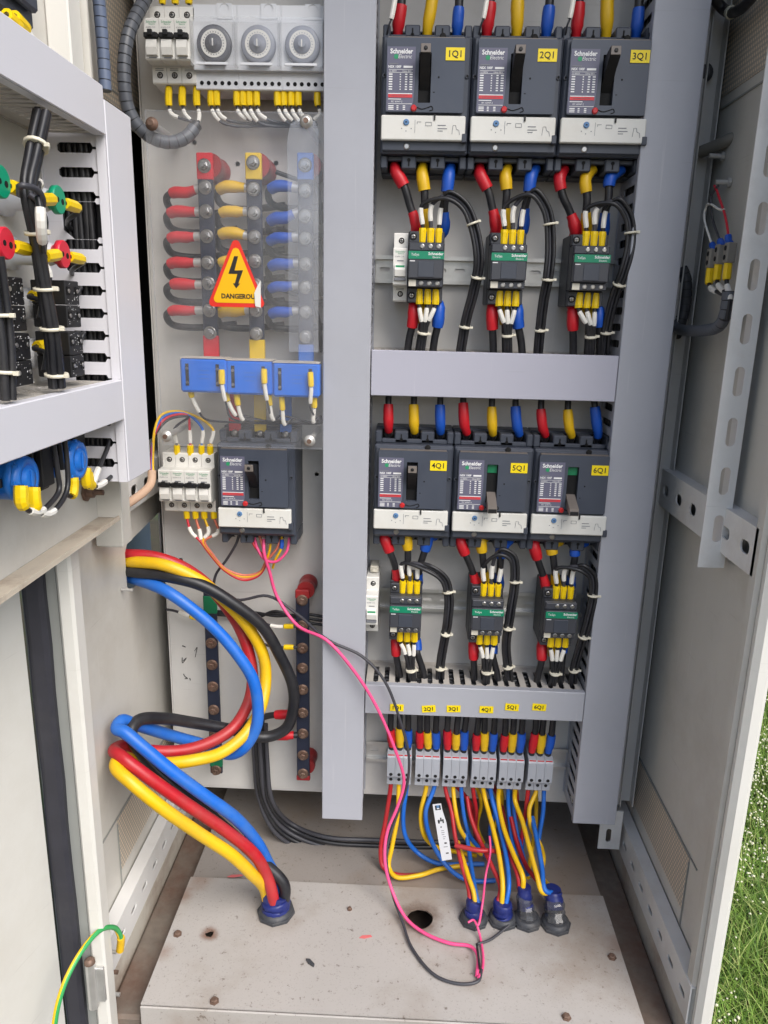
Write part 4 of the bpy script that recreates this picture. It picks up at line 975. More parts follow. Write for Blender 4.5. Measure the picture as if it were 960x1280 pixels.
# lower row feeds out of the lilac duct
FE = [(100, 222, 292), (190, 225, 298), (283, 225, 298), (365, 215, 300), (466, 233, 306), (550, 225, 302), (640, 235, 308), (735, 238, 312), (829, 208, 290)]
for j, (zx, za, zb_) in enumerate(FE):
    i, k = divmod(j, 3); x = BX[i]+TX[k]+.0005
    a = P(450+zx*.354, 430+za*.354, -.052); b_ = P(450+zx*.354, 430+zb_*.354, -.052)
    path = [Vector((x, -.040, Z2+.068)), Vector((x, -.047, Z2+.080)), Vector(((x+b_.x)/2, -.050, b_.z)), Vector((a.x, -.050, a.z)), Vector((a.x, -.045, .757)), Vector((a.x, -.040, .775))]
    cable('power_cable', f'black cable with {cn[k]} sleeve entering the top of breaker {i+4}Q1', 'cable', path, .0043, 'cable_black', [('sleeve', .010, .010+(a.z-b_.z)+.012, .0069, SL[k])], 'sleeved cables feeding the lower breakers', n=10)
# duct to terminal blocks
for (g, k, x) in TB:
    e = .0008*(g-3)+jit(.0015)
    path = [Vector((x, -.040, TZ+.024)), Vector((x, -.040, TZ+.036)), Vector((x+e*.5+jit(.001), -.041, TZ+.060)), Vector((x+e+jit(.002), -.042, .298)), Vector((x+e*1.2, -.042, .318))]
    cable('power_cable', f'black cable with {cn[k]} sleeve entering the terminal blocks below tag {g+1}Q1', 'cable', path, .0047, 'cable_black', [('sleeve', .009, .038+jit(.003), .0068, SL[k])], 'sleeved cables above the terminal blocks', n=10)

# ================================================================== outgoing wires and floor glands
def zz5(zx, zy, y): return P(440+zx*.34375, 860+zy*.34375, y)
def zf5(zx, zy, h=.024): return PZ(440+zx*.34375, 860+zy*.34375, h)
cm_ = {'r': 'cable_red', 'y': 'cable_yellow', 'b': 'cable_blue'}; cname = {'r': 'red', 'y': 'yellow', 'b': 'blue'}
GL = [PZ(592, 1150, .02), PZ(628, 1150, .02), PZ(658, 1152, .02), PZ(694, 1156, .02)]
BIG = PZ(345, 1141, .02)
def gland(p, label, r, tape_h, lean, split=False, rt=.62):
    t = thing('cable_gland', label, 'cable gland', p)
    q = B().lathe((0, 0, .0005), (0, 0, 1), [(0, r*1.04), (.004, r*1.04), (.0045, r)], 8, 0, False); q.lathe((0, 0, .005), (0, 0, 1), [(0, r*.92), (.004, r*.88), (.0055, r*.74)], 24, 0)
    obj('gland_nut', q, 'gland', t)
    top = Vector(lean)*tape_h; bot = Vector((0, 0, .006)); rnd = random.Random(int(p.x*1e4)); st_ = .0 if not split else .34; N_ = 9
    pt = [bot.lerp(top, st_+(1-st_)*i/N_)+Vector((rnd.uniform(-.0007, .0007), rnd.uniform(-.0007, .0007), 0)) for i in range(N_+1)]
    obj('tape_wrap', B().tube(pt, [r*rt*(1.06-.12*i/N_+rnd.uniform(-.05, .05)) for i in range(N_+1)], 14), 'tape_blue', t)
    if split:
        ps = [bot.lerp(top, .72*i/8)+Vector((rnd.uniform(-.001, .001), rnd.uniform(-.001, .001), 0)) for i in range(9)]
        obj('plastic_sheath', B().tube(ps, [r*rt*(1.30-.16*i/8+rnd.uniform(-.08, .08)) for i in range(9)], 9, cap=False, smooth=False), 'clear_wrap', t)
        obj('cable_core', B().tube([bot, top*.5], r*rt*.7, 12), 'gland', t)
    return t
def wire_out(c_, label, pts, r=.0034, grp='coloured wires below the terminal blocks', n=8):
    return cable('outgoing_wire', label, 'wire', pts, r, cm_[c_], (), grp, n=n)
def tbx(g, k): return Vector(([x for (gg, kk, x) in TB if gg == g and kk == k][0], -.033, TZ-.024))
def tdown(g, k): p = tbx(g, k); return [p, p+Vector((0, -.002, -.016))]
LE = ((-.02, .10, .030), (-.04, .06, .030), (-.10, .30, .048), (-.08, .40, .046))
def F(g, dx, dy=0, h=.05):
    a, b_, h_ = LE[g]; return Vector((GL[g].x+a*h_*.9+dx*.62, GL[g].y+b_*h_*.9+dy*.8, .02+h_*.88))
W_ = wire_out
W_('r', 'red wire from the terminal blocks below tag 1Q1 sagging to the floor', tdown(0, 0)+[zz5(122, 480, -.045), zz5(104, 590, -.055), zf5(112, 648, .026), zf5(150, 676, .022), zf5(240, 680, .022), zf5(335, 655, .022), zf5(430, 640, .022)], .0036)
W_('y', 'yellow wire from the terminal blocks below tag 1Q1 sagging to the floor', tdown(0, 1)+[zz5(165, 470, -.05), zz5(145, 580, -.062), zf5(134, 650, .032), zf5(160, 687, .026), zf5(240, 682, .027), zf5(320, 658, .026), zf5(410, 645, .026)], .0036)
W_('b', 'blue wire from the terminal blocks below tag 1Q1 sweeping under the plate', tdown(0, 2)+[zz5(186, 470, -.045), zz5(195, 540, -.05), zz5(240, 600, -.045), zf5(310, 637, .03), zf5(420, 640, .024), zf5(480, 640, .022)], .0036)
W_('y', 'yellow wire from the terminal blocks below tag 2Q1 curling behind the marker strip', tdown(1, 1)+[zz5(250, 460, -.045), zz5(262, 535, -.05), zz5(300, 575, -.045), zz5(360, 592, -.035), zz5(450, 610, -.02)], .0036)
W_('b', 'blue wire from below tag 2Q1 sweeping in front of the marker strip', tdown(1, 2)+[zz5(268, 450, -.05), zz5(285, 545, -.06), zz5(335, 635, -.07), zf5(390, 685, .030), zf5(450, 702, .026), zf5(520, 700, .024)], .0036)
W_('r', 'red wire running beside the marker strip into the gland with the pink wire', tdown(2, 0)+[zz5(362, 450, -.05), zz5(375, 540, -.075), zz5(398, 640, -.11), zz5(425, 735, -.14), F(0, -.010, 0, .03)])
W_('y', 'yellow wire beside the marker strip, curving right below tag 3Q1', tdown(2, 1)+[zz5(376, 440, -.05), zz5(392, 510, -.055), zz5(425, 560, -.05), zz5(470, 605, -.04)])
W_('b', 'blue wire below tag 3Q1 curving behind the red one', tdown(2, 2)+[zz5(408, 470, -.045), zz5(430, 540, -.05), zz5(470, 590, -.04), zz5(520, 650, -.02)])
W_('y', 'yellow wire running down into the gland with the pink wire', [zz5(385, 560, -.06), zz5(400, 610, -.095), zz5(425, 690, -.13), zz5(443, 745, -.148), F(0, .002, -.002, .03)])
W_('b', 'blue wire running down into the gland with the pink wire', [zz5(415, 520, -.045), zz5(428, 610, -.08), zz5(440, 690, -.12), zz5(450, 745, -.145), F(0, .009, 0, .03)])
W_('r', 'long red wire slanting from tag 3Q1 to the second gland', [zz5(418, 395, -.03), zz5(432, 470, -.05), zz5(470, 565, -.08), zz5(510, 650, -.115), zz5(540, 725, -.14), F(1, -.012, 0, .035)])
W_('y', 'yellow wire slanting from tag 4Q1 to the second gland', tdown(3, 1)[:1]+[zz5(483, 400, -.035), zz5(510, 500, -.07), zz5(535, 610, -.11), zz5(548, 720, -.145), F(1, -.003, -.003, .04)], .0037)
W_('b', 'blue wire slanting from tag 4Q1 to the second gland', tdown(3, 2)[:1]+[zz5(508, 400, -.032), zz5(535, 500, -.06), zz5(560, 610, -.10), zz5(570, 720, -.14), F(1, .007, -.001, .04)], .0037)
W_('r', 'short red wire hidden behind the yellow one below tag 4Q1', tdown(3, 0)+[zz5(452, 450, -.03), zz5(450, 520, -.02), zz5(480, 590, 0)])
W_('y', 'yellow wire slanting from tag 5Q1 to the third gland', tdown(4, 0)[:1]+[zz5(532, 405, -.032), zz5(552, 510, -.07), zz5(590, 610, -.11), zz5(622, 690, -.14), F(2, -.004, -.002, .05)], .0037)
W_('r', 'red wire slanting from tag 5Q1 to the third gland', [zz5(555, 560, -.06), zz5(575, 610, -.10), zz5(605, 690, -.135), F(2, -.011, 0, .05)])
W_('b', 'blue wire dropping behind the third gland wires', tdown(4, 1)[:1]+[zz5(568, 420, -.03), zz5(578, 520, -.05), zz5(592, 600, -.08), zz5(612, 690, -.125), F(2, .004, .006, .05)])
W_('y', 'yellow wire slanting from tag 5Q1 to the fourth gland', tdown(4, 2)[:1]+[zz5(592, 405, -.032), zz5(618, 480, -.06), zz5(645, 580, -.10), zz5(672, 680, -.135), zz5(690, 740, -.15), F(3, -.008, -.003, .045)], .0037)
W_('r', 'red wire dropping from tag 6Q1 behind the yellow ones', tdown(5, 0)+[zz5(630, 460, -.04), zz5(615, 560, -.05), zz5(612, 600, -.05)])
W_('r', 'red wire slanting across toward the fourth gland', [zz5(578, 470, -.04), zz5(600, 560, -.07), zz5(630, 640, -.10), zz5(665, 690, -.13), F(3, -.012, .004, .05)])
W_('y', 'yellow wire bowing below tag 6Q1', tdown(5, 1)+[zz5(645, 440, -.05), zz5(652, 510, -.06), zz5(685, 570, -.06), zz5(697, 620, -.06), zz5(690, 680, -.09), F(3, .002, .004, .05)])
W_('b', 'blue wire running into the fourth gland', [zz5(655, 470, -.05), zz5(672, 550, -.085), zz5(690, 650, -.12), zz5(702, 735, -.15), F(3, .004, -.002, .045)], .0037)
W_('b', 'blue wire dropping from the last terminal block below tag 6Q1', tdown(5, 2)+[zz5(695, 450, -.04), zz5(682, 530, -.05), zz5(676, 580, -.06)])
W_('r', 'red wire lying across the others below tag 4Q1', [zz5(375, 572, -.095), zz5(410, 580, -.10), zz5(460, 590, -.105), zz5(510, 592, -.10), zz5(540, 600, -.07)], .0036)
for j, (g_, k_, c_, pp) in enumerate(((2, 0, 'r', ((430, 420, -.015), (445, 520, 0), (470, 600, .02))), (3, 0, 'y', ((470, 420, -.01), (455, 500, 0), (490, 590, .02))), (3, 1, 'b', ((520, 430, -.01), (500, 520, .0), (520, 610, .02))), (3, 2, 'r', ((545, 430, -.01), (560, 520, -.02), (585, 600, -.03), (600, 680, -.08))),
        (4, 0, 'y', ((545, 420, -.01), (520, 500, 0), (505, 580, .02))), (4, 1, 'b', ((585, 430, -.02), (600, 520, -.04), (620, 600, -.07), (640, 680, -.11))), (4, 2, 'r', ((600, 420, -.01), (590, 520, .0), (560, 600, .02))), (5, 0, 'b', ((640, 430, -.015), (625, 520, -.02), (615, 620, -.05), (625, 690, -.10))), (5, 1, 'y', ((670, 430, -.015), (665, 520, -.03), (650, 610, -.06), (640, 690, -.11))))):
    W_(c_, f'{cname[c_]} wire in the tangle behind the glands, fed from below tag {g_+1}Q1', [tbx(g_, k_)+Vector((0, .008, 0))]+[zz5(*q) for q in pp], .0032, 'tangled wires behind the glands')
gland(GL[0], 'grey floor gland with blue tape beside the rusty hole', .0205, .030, (-.02, .10, 1), rt=.6)
gland(GL[1], 'grey floor gland with creased blue tape, second from the rusty hole', .0212, .030, (-.04, .06, 1), rt=.66)
gland(GL[2], 'grey floor gland under clear sheath, between two taped glands', .0205, .048, (-.10, .30, 1), True, .50)
gland(GL[3], 'grey floor gland with clear sheath at the end of the row of four', .0212, .046, (-.08, .40, 1), True, .58)
gland(BIG, 'grey floor gland holding the four thick cables in blue tape', .0262, .031, (-.03, .05, 1), rt=.76)

# ================================================================== thick supply cables, looping through the wall
RB = .0082
def thick(c_, pts, label):
    rn = random.Random(len(pts)*3+len(c_)); pts = [p+Vector((rn.uniform(-.0012, .0012), rn.uniform(-.0012, .0012), rn.uniform(-.0012, .0012))) for p in pts]
    return cable('supply_cable', label, 'cable', pts, RB, c_, (), 'thick supply cables', n=16, k=8)
g = BIG
def z8(zx, zy, y): return P(140+zx*.34375, 660+zy*.34375, y)
thick('cable_red', [PX(150, 692, -.43), PX(157, 693, -.385), z8(150, 106, -.085), z8(250, 138, -.078), z8(340, 195, -.068), z8(410, 280, -.062), z8(460, 365, -.062), z8(500, 460, -.066), z8(512, 550, -.075), z8(495, 640, -.09), z8(440, 725, -.11), z8(360, 780, -.135), z8(250, 806, -.158), z8(120, 806, -.178), P(155, 932, -.190), P(144, 937, -.210), P(152, 947, -.228), P(180, 966, -.232), P(223, 998, -.22), P(279, 1036, -.20), P(318, 1068, -.185), P(334, 1096, -.172), Vector((g.x-.003, g.y-.010, .066)), Vector((g.x-.001, g.y-.008, .03))], 'thick red supply cable looping from the wall opening to the floor gland')
thick('cable_yellow', [PX(150, 702, -.43), PX(157, 702, -.385), z8(190, 136, -.105), z8(320, 192, -.098), z8(430, 280, -.085), z8(505, 375, -.078), z8(548, 470, -.076), z8(560, 560, -.08), z8(543, 650, -.10), z8(490, 745, -.125), z8(400, 815, -.155), z8(300, 846, -.18), z8(180, 852, -.188), z8(80, 842, -.200), P(150, 947, -.214), P(146, 958, -.236), P(165, 980, -.250), P(205, 1010, -.246), P(245, 1039, -.228), P(290, 1069, -.208), P(314, 1092, -.19), Vector((g.x-.014, g.y-.004, .062)), Vector((g.x-.010, g.y, .03))], 'thick yellow supply cable looping from the wall opening to the floor gland')
thick('cable_black', [PX(150, 712, -.43), PX(157, 713, -.385), z8(190, 172, -.105), z8(330, 212, -.105), z8(450, 278, -.10), z8(545, 360, -.088), z8(612, 460, -.078), z8(655, 570, -.072), z8(662, 650, -.07), z8(632, 730, -.07), z8(560, 764, -.076), z8(430, 735, -.095), z8(300, 706, -.12), z8(180, 690, -.155), z8(95, 702, -.185), P(164, 915, -.202), P(178, 945, -.205), P(225, 990, -.20), P(280, 1035, -.182), P(325, 1075, -.16), Vector((g.x+.012, g.y+.001, .07)), Vector((g.x+.009, g.y+.003, .03))], 'thick black supply cable looping widest from the wall opening')
thick('cable_blue', [PX(153, 722, -.43), PX(162, 722, -.385), z8(190, 225, -.115), z8(300, 300, -.118), z8(390, 380, -.118), z8(460, 460, -.118), z8(510, 550, -.118), z8(531, 640, -.12), z8(522, 725, -.125), z8(480, 800, -.13), z8(430, 822, -.122), z8(340, 790, -.11), z8(240, 760, -.125), z8(150, 733, -.155), z8(80, 710, -.182), z8(35, 705, -.20), P(147, 910, -.212), P(156, 915, -.217), P(180, 935, -.22), P(215, 964, -.218), P(255, 995, -.208), P(294, 1024, -.19), P(322, 1052, -.168), P(338, 1085, -.148), Vector((g.x+.004, g.y+.013, .062)), Vector((g.x+.003, g.y+.010, .03))], 'thick blue supply cable looping from the wall opening to the floor gland')

# black cables dropping behind the plate edge and along the rear floor
for j in range(5):
    d = j-2; pts = [P(316+4*j, 905-6*(j % 2), -.03), P(318+4*j, 950, -.022-.004*(j % 3)), P(324+4*j, 1000, -.015-.003*j), P(345+5*j, 1042-3*j, -.012+.004*j), P(390+4*j, 1066-5*j, .0-.004*j), P(470, 1078-7*j, -.01), P(560+4*j, 1076-6*j, .0), P(600, 1070-6*j, .03)]
    cable('control_cable', f'slack black cable along the rear floor, {("outermost", "second", "third", "fourth", "innermost")[j]} of the five bends', 'cable', pts, .0036, 'cable_black' if j % 2 else 'wire_dark', (), 'black cables along the rear floor', n=8)

# ================================================================== loose pink and dark wires
cable('loose_wire', 'long loose pink wire hanging from the main breaker down to the floor', 'wire', [P(330, 674, -.055), P(330, 690, -.062), P(337, 715, -.055), P(346, 745, -.05), P(372, 782, -.065), P(408, 800, -.088), P(442, 838, -.092), P(470, 882, -.094), P(495, 940, -.096), P(505, 978, -.092), P(497, 1008, -.1), P(484, 1040, -.112), P(481, 1075, -.128), P(489, 1110, -.142), PZ(507, 1147, .030), PZ(530, 1166, .025), PZ(562, 1179, .025), PZ(588, 1183, .026), PZ(597, 1194, .028), PZ(596, 1220, .025)], .0024, 'wire_pink', n=8)
cable('loose_wire', 'long loose dark wire crossing the upright duct and curling on the floor', 'wire', [P(270, 745, -.03), P(300, 750, -.04), P(335, 745, -.045), P(372, 768, -.055), P(410, 800, -.086), P(452, 820, -.09), P(480, 850, -.093), P(500, 900, -.095), P(511, 945, -.095), P(508, 985, -.091), P(494, 1025, -.1), P(483, 1065, -.118), P(490, 1115, -.14), PZ(503, 1152, .028), PZ(515, 1185, .0235), PZ(545, 1220, .0235), PZ(577, 1230, .0235), PZ(598, 1226, .0245), PZ(602, 1212, .0255)], .0021, 'wire_dark', n=8)
cable('loose_wire', 'short pink wire rising from the gland to the red wires', 'wire', [PZ(585, 1153, .04), PZ(592, 1150, .042), PZ(597, 1157, .04), P(603, 1130, -.165), P(607, 1095, -.15), P(613, 1065, -.11), P(612, 1045, -.10)], .0016, 'wire_pink', n=6)
cable('loose_wire', 'short pink wire lying from the gland to the wire ends on the floor', 'wire', [PZ(596, 1156, .036), PZ(600, 1170, .026), PZ(604, 1195, .0235), PZ(603, 1212, .0235), PZ(598, 1222, .0265)], .0018, 'wire_pink', n=6)
cable('loose_wire', 'short dark wire end lying by the second gland', 'wire', [PZ(597, 1180, .025), PZ(612, 1175, .0245), PZ(626, 1165, .025), PZ(636, 1157, .028)], .002, 'wire_dark', n=6)
cable('loose_wire', 'short black wire tip beside the pink ends on the floor', 'wire', [PZ(596, 1180, .0305), PZ(598, 1196, .0305), PZ(600, 1211, .0305)], .0016, 'cable_black', n=6)
# printed marker strip hung in the wires
ms = thing('marker_strip', 'white printed marker strip leaning in the wires below tag 2Q1', 'label strip', P(558, 1075, -.105))
pw = P(558, 1037, -.10)-P(558, 1075, -.105); ht = P(551, 1000, -.098)-P(562, 1074, -.105)
rot_ = Matrix.Rotation(-math.atan2(ht.x, ht.z)*-1, 3, 'Y'); H_ = ht.length
mb_ = B().prism([(-.0065, 0), (.0085, .001), (.0085, H_*.66), (.0052, H_*.9), (.005, H_), (-.0075, H_), (-.0072, H_*.4)], [], FY(), 0, -.0009)
mb_.v = [tuple(rot_ @ Vector(p)) for p in mb_.v]; obj('strip', mb_, 'grey_plastic', ms)
mp_ = B()
for (a, b_, w, h, mi) in ((-.0045, .90, .0080, .0012, 0), (-.0045, .90, .0022, .0075, 0), (.0015, .90, .002, .0075, 0), (-.003, .935, .006, .0045, 1), (-.0035, .70, .0085, .0012, 2), (-.0035, .665, .0025, .006, 2), (.0002, .70, .002, .006, 2), (.003, .665, .002, .0065, 2), (-.0012, .59, .002, .0018, 2), (-.001, .53, .004, .0008, 3), (-.001, .495, .0045, .0008, 3), (-.001, .46, .004, .0008, 3), (0, .42, .0045, .0008, 3), (.0, .385, .003, .0008, 3), (.001, .30, .0035, .0022, 2), (-.001, .24, .006, .0008, 3), (.001, .12, .004, .002, 2)):
    q = B().box((a, -.001, b_*H_-.02*0), (a+w, -.0012, b_*H_+h)); q.v = [tuple(rot_ @ Vector(p)) for p in q.v]; mp_.raw(q.v, q.f, mi)
obj('print', mp_, ['black_print', 'blue_print', 'black_print', 'grey_print'], ms)
# scraps on the floor
for (u, v, m_, l, lab) in ((294, 1095, 'dirt_pink', .012, 'flat pink scrap lying near the seam of the floor plates'), (457, 1171, 'dirt_pink', .009, 'flat pink scrap lying in front of the rusty hole'), (388, 1204, 'gland', .008, 'short grey offcut lying on the floor plate')):
    p = PZ(u, v, .0204); o = obj('scrap', B().prism([(-l, -.0015), (-l*.2, -.003), (l, -.001), (l*.8, .002), (-l*.5, .0022)], [], FZp(), 0, .0008 if m_ != 'gland' else .003), m_, loc=p, rz=.15 if m_ != 'gland' else -.8); tag(o, lab, 'scrap')

# ================================================================== branch cables on the busbars
for (k, ub, us, vs) in ((0, 256, 212, (240, 264, 296, 328, 355, 388)), (1, 318, 276, (233, 264, 291, 327, 357, 389)), (2, 379, 341, (232, 272, 297, 330, 358, 390))):
    for j, v in enumerate(vs):
        zb_ = P(ub, (234, 264, 295, 328, 356, 388)[j], -.058).z; e = P(us, v, -.05); xb = P(ub, v, -.052).x+.002
        path = [Vector((xb-.004, -.0495, zb_)), Vector((xb-.014, -.049, zb_*.7+e.z*.3)), Vector((xb-.026, -.048, e.z)), Vector((e.x+.004, -.046, e.z)), Vector((e.x-.008, -.038, e.z-.006)), Vector((e.x-.006, -.024, e.z-.018)), Vector((e.x+.02, -.014, e.z-.022)), Vector((xb+.03, -.012, e.z-.016))]
        cable('branch_cable', f'dark cable with {cn[k]} sleeve bolted to the {cn[k]} ended busbar', 'cable', path, .0046, 'cable_black', [('lug', .0, .012, .0058, 'zinc'), ('sleeve', .0105, .045+jit(.003), .0071, SL[k])], f'{cn[k]} sleeved cables on the busbar', n=10)
# black wires seen beside the blue busbar
for j, (v0, v1) in enumerate(((285, 330), (330, 300), (360, 400), (215, 240))):
    cable('control_wire', 'dark wire curving behind the blue ended busbar', 'wire', [P(345, v0, -.03), P(375, v0+10, -.03), P(392, (v0+v1)/2, -.03), P(398, v1, -.025), P(402, v1+40, -.02)], .003, 'cable_black', (), 'dark wires behind the blue busbar', n=6)

# ================================================================== wires under the timers and small breakers
zt_ = 1.1205
UP = [(211, 0), (228, 0), (246, 0), (264, 1), (271, 1), (296, 1), (304, 1), (312, 1), (321, 1), (347, 1), (355, 1), (364, 1), (373, 1), (397, 1)]
for j, (u, tm_) in enumerate(UP):
    a = P(u, 112, -.045); b_ = P(u, 130, -.046); mk = P(u+3, 142, -.046)
    tgt = P(245, 158, -.05) if not tm_ else P(min(u+18, 392), 154, -.04)
    far = P(236, 176, -.06) if not tm_ else P(396, 156, -.03)
    path = [a+Vector((0, .004, .012)), a, b_, mk, tgt+Vector((jit(.003), jit(.002), jit(.003))), far+Vector((0, 0, jit(.003)))]
    lab = ('dark wire with yellow ferrule leaving the three small white breakers' if not tm_ else 'grey wire with yellow ferrule leaving the timers')
    cable('control_wire', lab, 'wire', path, .0017, 'wire_dark', [('ferrule', .010, .031, .0042, 'ferrule_yellow', True), ('wire_marker', .035, .050, .0025, 'marker_white', True)], 'ferruled wires below ' + ('the small breakers' if not tm_ else 'the timers'), n=6)
for j, u in enumerate((203, 219, 236)):
    cable('control_wire', f'dark wire with yellow ferrule above the small breaker {("at the free end", "in the middle", "touching the timer")[j]} of three', 'wire', [P(u, 6, -.05), P(u, -6, -.05), P(u+2, -30, -.045), P(u+4, -60, -.035)], .0017, 'wire_dark', [('ferrule', .001, .018, .0042, 'ferrule_yellow', True)], 'ferruled wires above the small breakers', n=6)
# spiral wrapped harnesses
def harness(pts, r, label, m_='wrap_grey', pitch=.0095, n=12, nm='cable_harness'):
    base_path = catmull(pts, 8); s = arclen(base_path); L = s[-1]; N = int(L/.0022); path = [at(base_path, s, L*i/N) for i in range(N+1)]; o0 = path[0].copy()
    o = obj(nm, B().tube([p-o0 for p in path], r*.96, n), 'cable_black', loc=o0); tag(o, label, 'cable harness')
    k = 0; d = .001; hb_ = B()
    while d+pitch*.9 < L:                                  # overlapping turns of the wrap
        seg = [at(base_path, s, d+pitch*.9*q/3)-o0 for q in range(4)]
        hb_.tube(seg, [r*1.0, r*1.02, r*1.04, r*1.05], n, cap=False); d += pitch
    obj('spiral_wrap', hb_, m_, o); return o
harness([P(196, -30, -.05), P(178, 5, -.075), P(160, 45, -.095), P(155, 95, -.10), P(162, 140, -.095), P(183, 168, -.085), P(210, 178, -.078), P(232, 172, -.07), P(246, 156, -.06)], .0075, 'grey spiral wrapped harness arching beside the small white breakers')
harness([PX(126, 110, -.325)+Vector((0, .012, 0)), PX(123, 60, -.325)+Vector((0, .012, 0)), PX(118, 0, -.325)+Vector((0, .012, 0)), PX(112, -60, -.325)+Vector((0, .012, 0))], .0062, 'bluish spiral wrapped harness rising above the upper swing panel duct', 'wrap_blue')

# ================================================================== transformer and main breaker wires
for j, (u, v, x0, k) in enumerate(((238, 487, 245, 0), (277, 478, 279, 1), (296, 497, 300, 0), (330, 477, 331, 1), (352, 503, 352, 0), (388, 481, 384, 1), (336, 497, 338, 0), (392, 500, 388, 0), (283, 492, 292, 0))):
    y = -.096 if k else -.078; a = P(u, v-(16 if k else 8), y); b_ = P(u+1, v+6, y); c_ = P(x0+4, v+28, y+.006)
    cable('control_wire', 'thin dark wire with yellow ferrule and white marker below the blue transformers', 'wire', [a, b_, c_, P(x0+12, 524 if j < 6 else 520, -.065), P(x0+50 if x0 < 340 else x0+14, 528, -.05), P(396, 530, -.03)], .0014, 'wire_dark', [('ferrule', .0, .018, .0038, 'ferrule_yellow', True), ('wire_marker', .019, .040, .0027, 'marker_white', True)], 'ferruled wires below the transformers', n=6)
# above and below the four small breakers
WC = ['wire_dark', 'cable_red', 'cable_yellow', 'cable_blue']
for j, u in enumerate((221, 238, 252, 263)):
    a = P(u, 572, -.048); b_ = P(u, 556, -.052); c_ = P(u-3+j*2, 536, -.055)
    m_ = ('wire_dark', 'wire_red', 'cable_blue', 'cable_yellow')[j]
    path = [a, b_, c_, P(236-j*2, 521-j*2, -.062), P(212-j*3, 524-j*2, -.07), P(194, 544-j*3, -.08), P(188+j, 575, -.09), P(187+j, 600, -.10), P(170, 622, -.13), P(157, 632, -.15)]
    cable('control_wire', f'{("dark", "red", "blue", "yellow")[j]} wire curving from the four small breakers to the side wall', 'wire', path, .0018, m_, [('ferrule', .001, .019, .0042, 'ferrule_yellow', True), ('wire_marker', .022, .040, .0026, 'marker_white', True)], 'wires above the four small breakers', n=6)
o = cable('taped_bundle', 'tan taped bundle bending round the edge below the swing panel duct', 'cable', [P(190, 588, -.094), P(189, 603, -.10), P(182, 613, -.115), P(168, 624, -.135), P(156, 632, -.15)], .0055, 'tape_tan', n=10)
for j, u in enumerate((233, 244, 255, 267)):
    m_ = ('wire_red', 'wire_orange', 'cable_yellow', 'wire_orange')[j]
    path = [P(u, 636, -.048), P(u+1, 648, -.05), P(u+6, 665, -.055), P(250+j*2, 676, -.058), P(262+j, 692, -.056), P(282, 714-j, -.05), P(305, 725-j*2, -.046), P(325, 718-j, -.045), P(332, 700+j, -.05), P(318+j*10, 682, -.055), P(312+j*12, 668, -.05)]
    cable('control_wire', f'{("red", "salmon", "yellow", "salmon")[j]} wire sagging from the four small breakers to the main breaker', 'wire', path, .0019, m_, [('ferrule', .001, .014, .0042, 'ferrule_yellow', True), ('wire_marker', .026+.003*(j % 2), .044, .0027, 'marker_white', True)], 'wires sagging below the four small breakers', n=6)
cable('control_wire', 'dark wire slanting from the main breaker to the thick cables', 'wire', [P(299, 668, -.05), P(296, 678, -.052), P(283, 700, -.045), P(270, 718, -.04), P(266, 740, -.035)], .0021, 'wire_dark', n=6)
cable('loose_wire', 'pink wire curling under the right pole of the main breaker', 'wire', [P(362, 672, -.055), P(358, 690, -.06), P(345, 702, -.06), P(332, 700, -.058), P(322, 686, -.056), P(318, 672, -.05)], .0021, 'wire_pink', n=6)
cable('control_wire', 'yellow wire with blue marker under the main breaker', 'wire', [P(352, 668, -.05), P(352, 684, -.058), P(344, 700, -.056), P(341, 710, -.05)], .0019, 'cable_yellow', [('wire_marker', .008, .020, .0028, 'sleeve_blue', True)], n=6)
# neutral and earth bar wires
for (u0, u1, v, lab) in ((336, 372, 783, 'upper'), (352, 372, 809, 'lower')):
    a = P(372, v, -.045); cable('control_wire', f'{lab} dark wire with yellow ferrule bolted to the neutral bar', 'wire', [a, P(360, v, -.045), P(345, v, -.045), P(330, v-4, -.04), P(315, v-14, -.03), P(300, v-22, -.02)], .002, 'wire_dark', [('ferrule', .006, .020, .0038, 'ferrule_yellow', True)]+([('wire_marker', .021, .040, .0026, 'marker_white', True)] if u0 == 336 else []), 'ferruled wires on the neutral bar', n=6)
for v in (893, 919):
    cable('branch_cable', 'black cable with red sleeve bolted to the neutral bar', 'cable', [P(372, v, -.045), P(360, v, -.046), P(340, v+1, -.044), P(320, v+6, -.035), P(300, v+14, -.02)], .0048, 'cable_black', [('sleeve', .006, .034, .0072, 'sleeve_red')], 'red sleeved cables on the neutral bar', n=8)
cable('control_wire', 'dark wire with yellow ferrule bolted to the earth bar', 'wire', [P(255, 772, -.034), P(245, 772, -.036), P(232, 768, -.034), P(216, 763, -.02), P(208, 762, -.008)], .002, 'wire_dark', [('ferrule', .006, .020, .0038, 'ferrule_yellow', True), ('wire_marker', .021, .040, .0028, 'marker_white', True)], n=6)
for j in range(3):
    cable('control_wire', 'dark wire running behind the neutral bar into the upright duct', 'wire', [P(268, 764+2*j, -.012), P(320, 766+3*j, -.012), P(345, 770-3*j, -.02), P(385, 768+5*j, -.02), P(410, 772+5*j, -.02)], .0022, 'cable_black', (), 'dark wires behind the neutral bar', n=6)

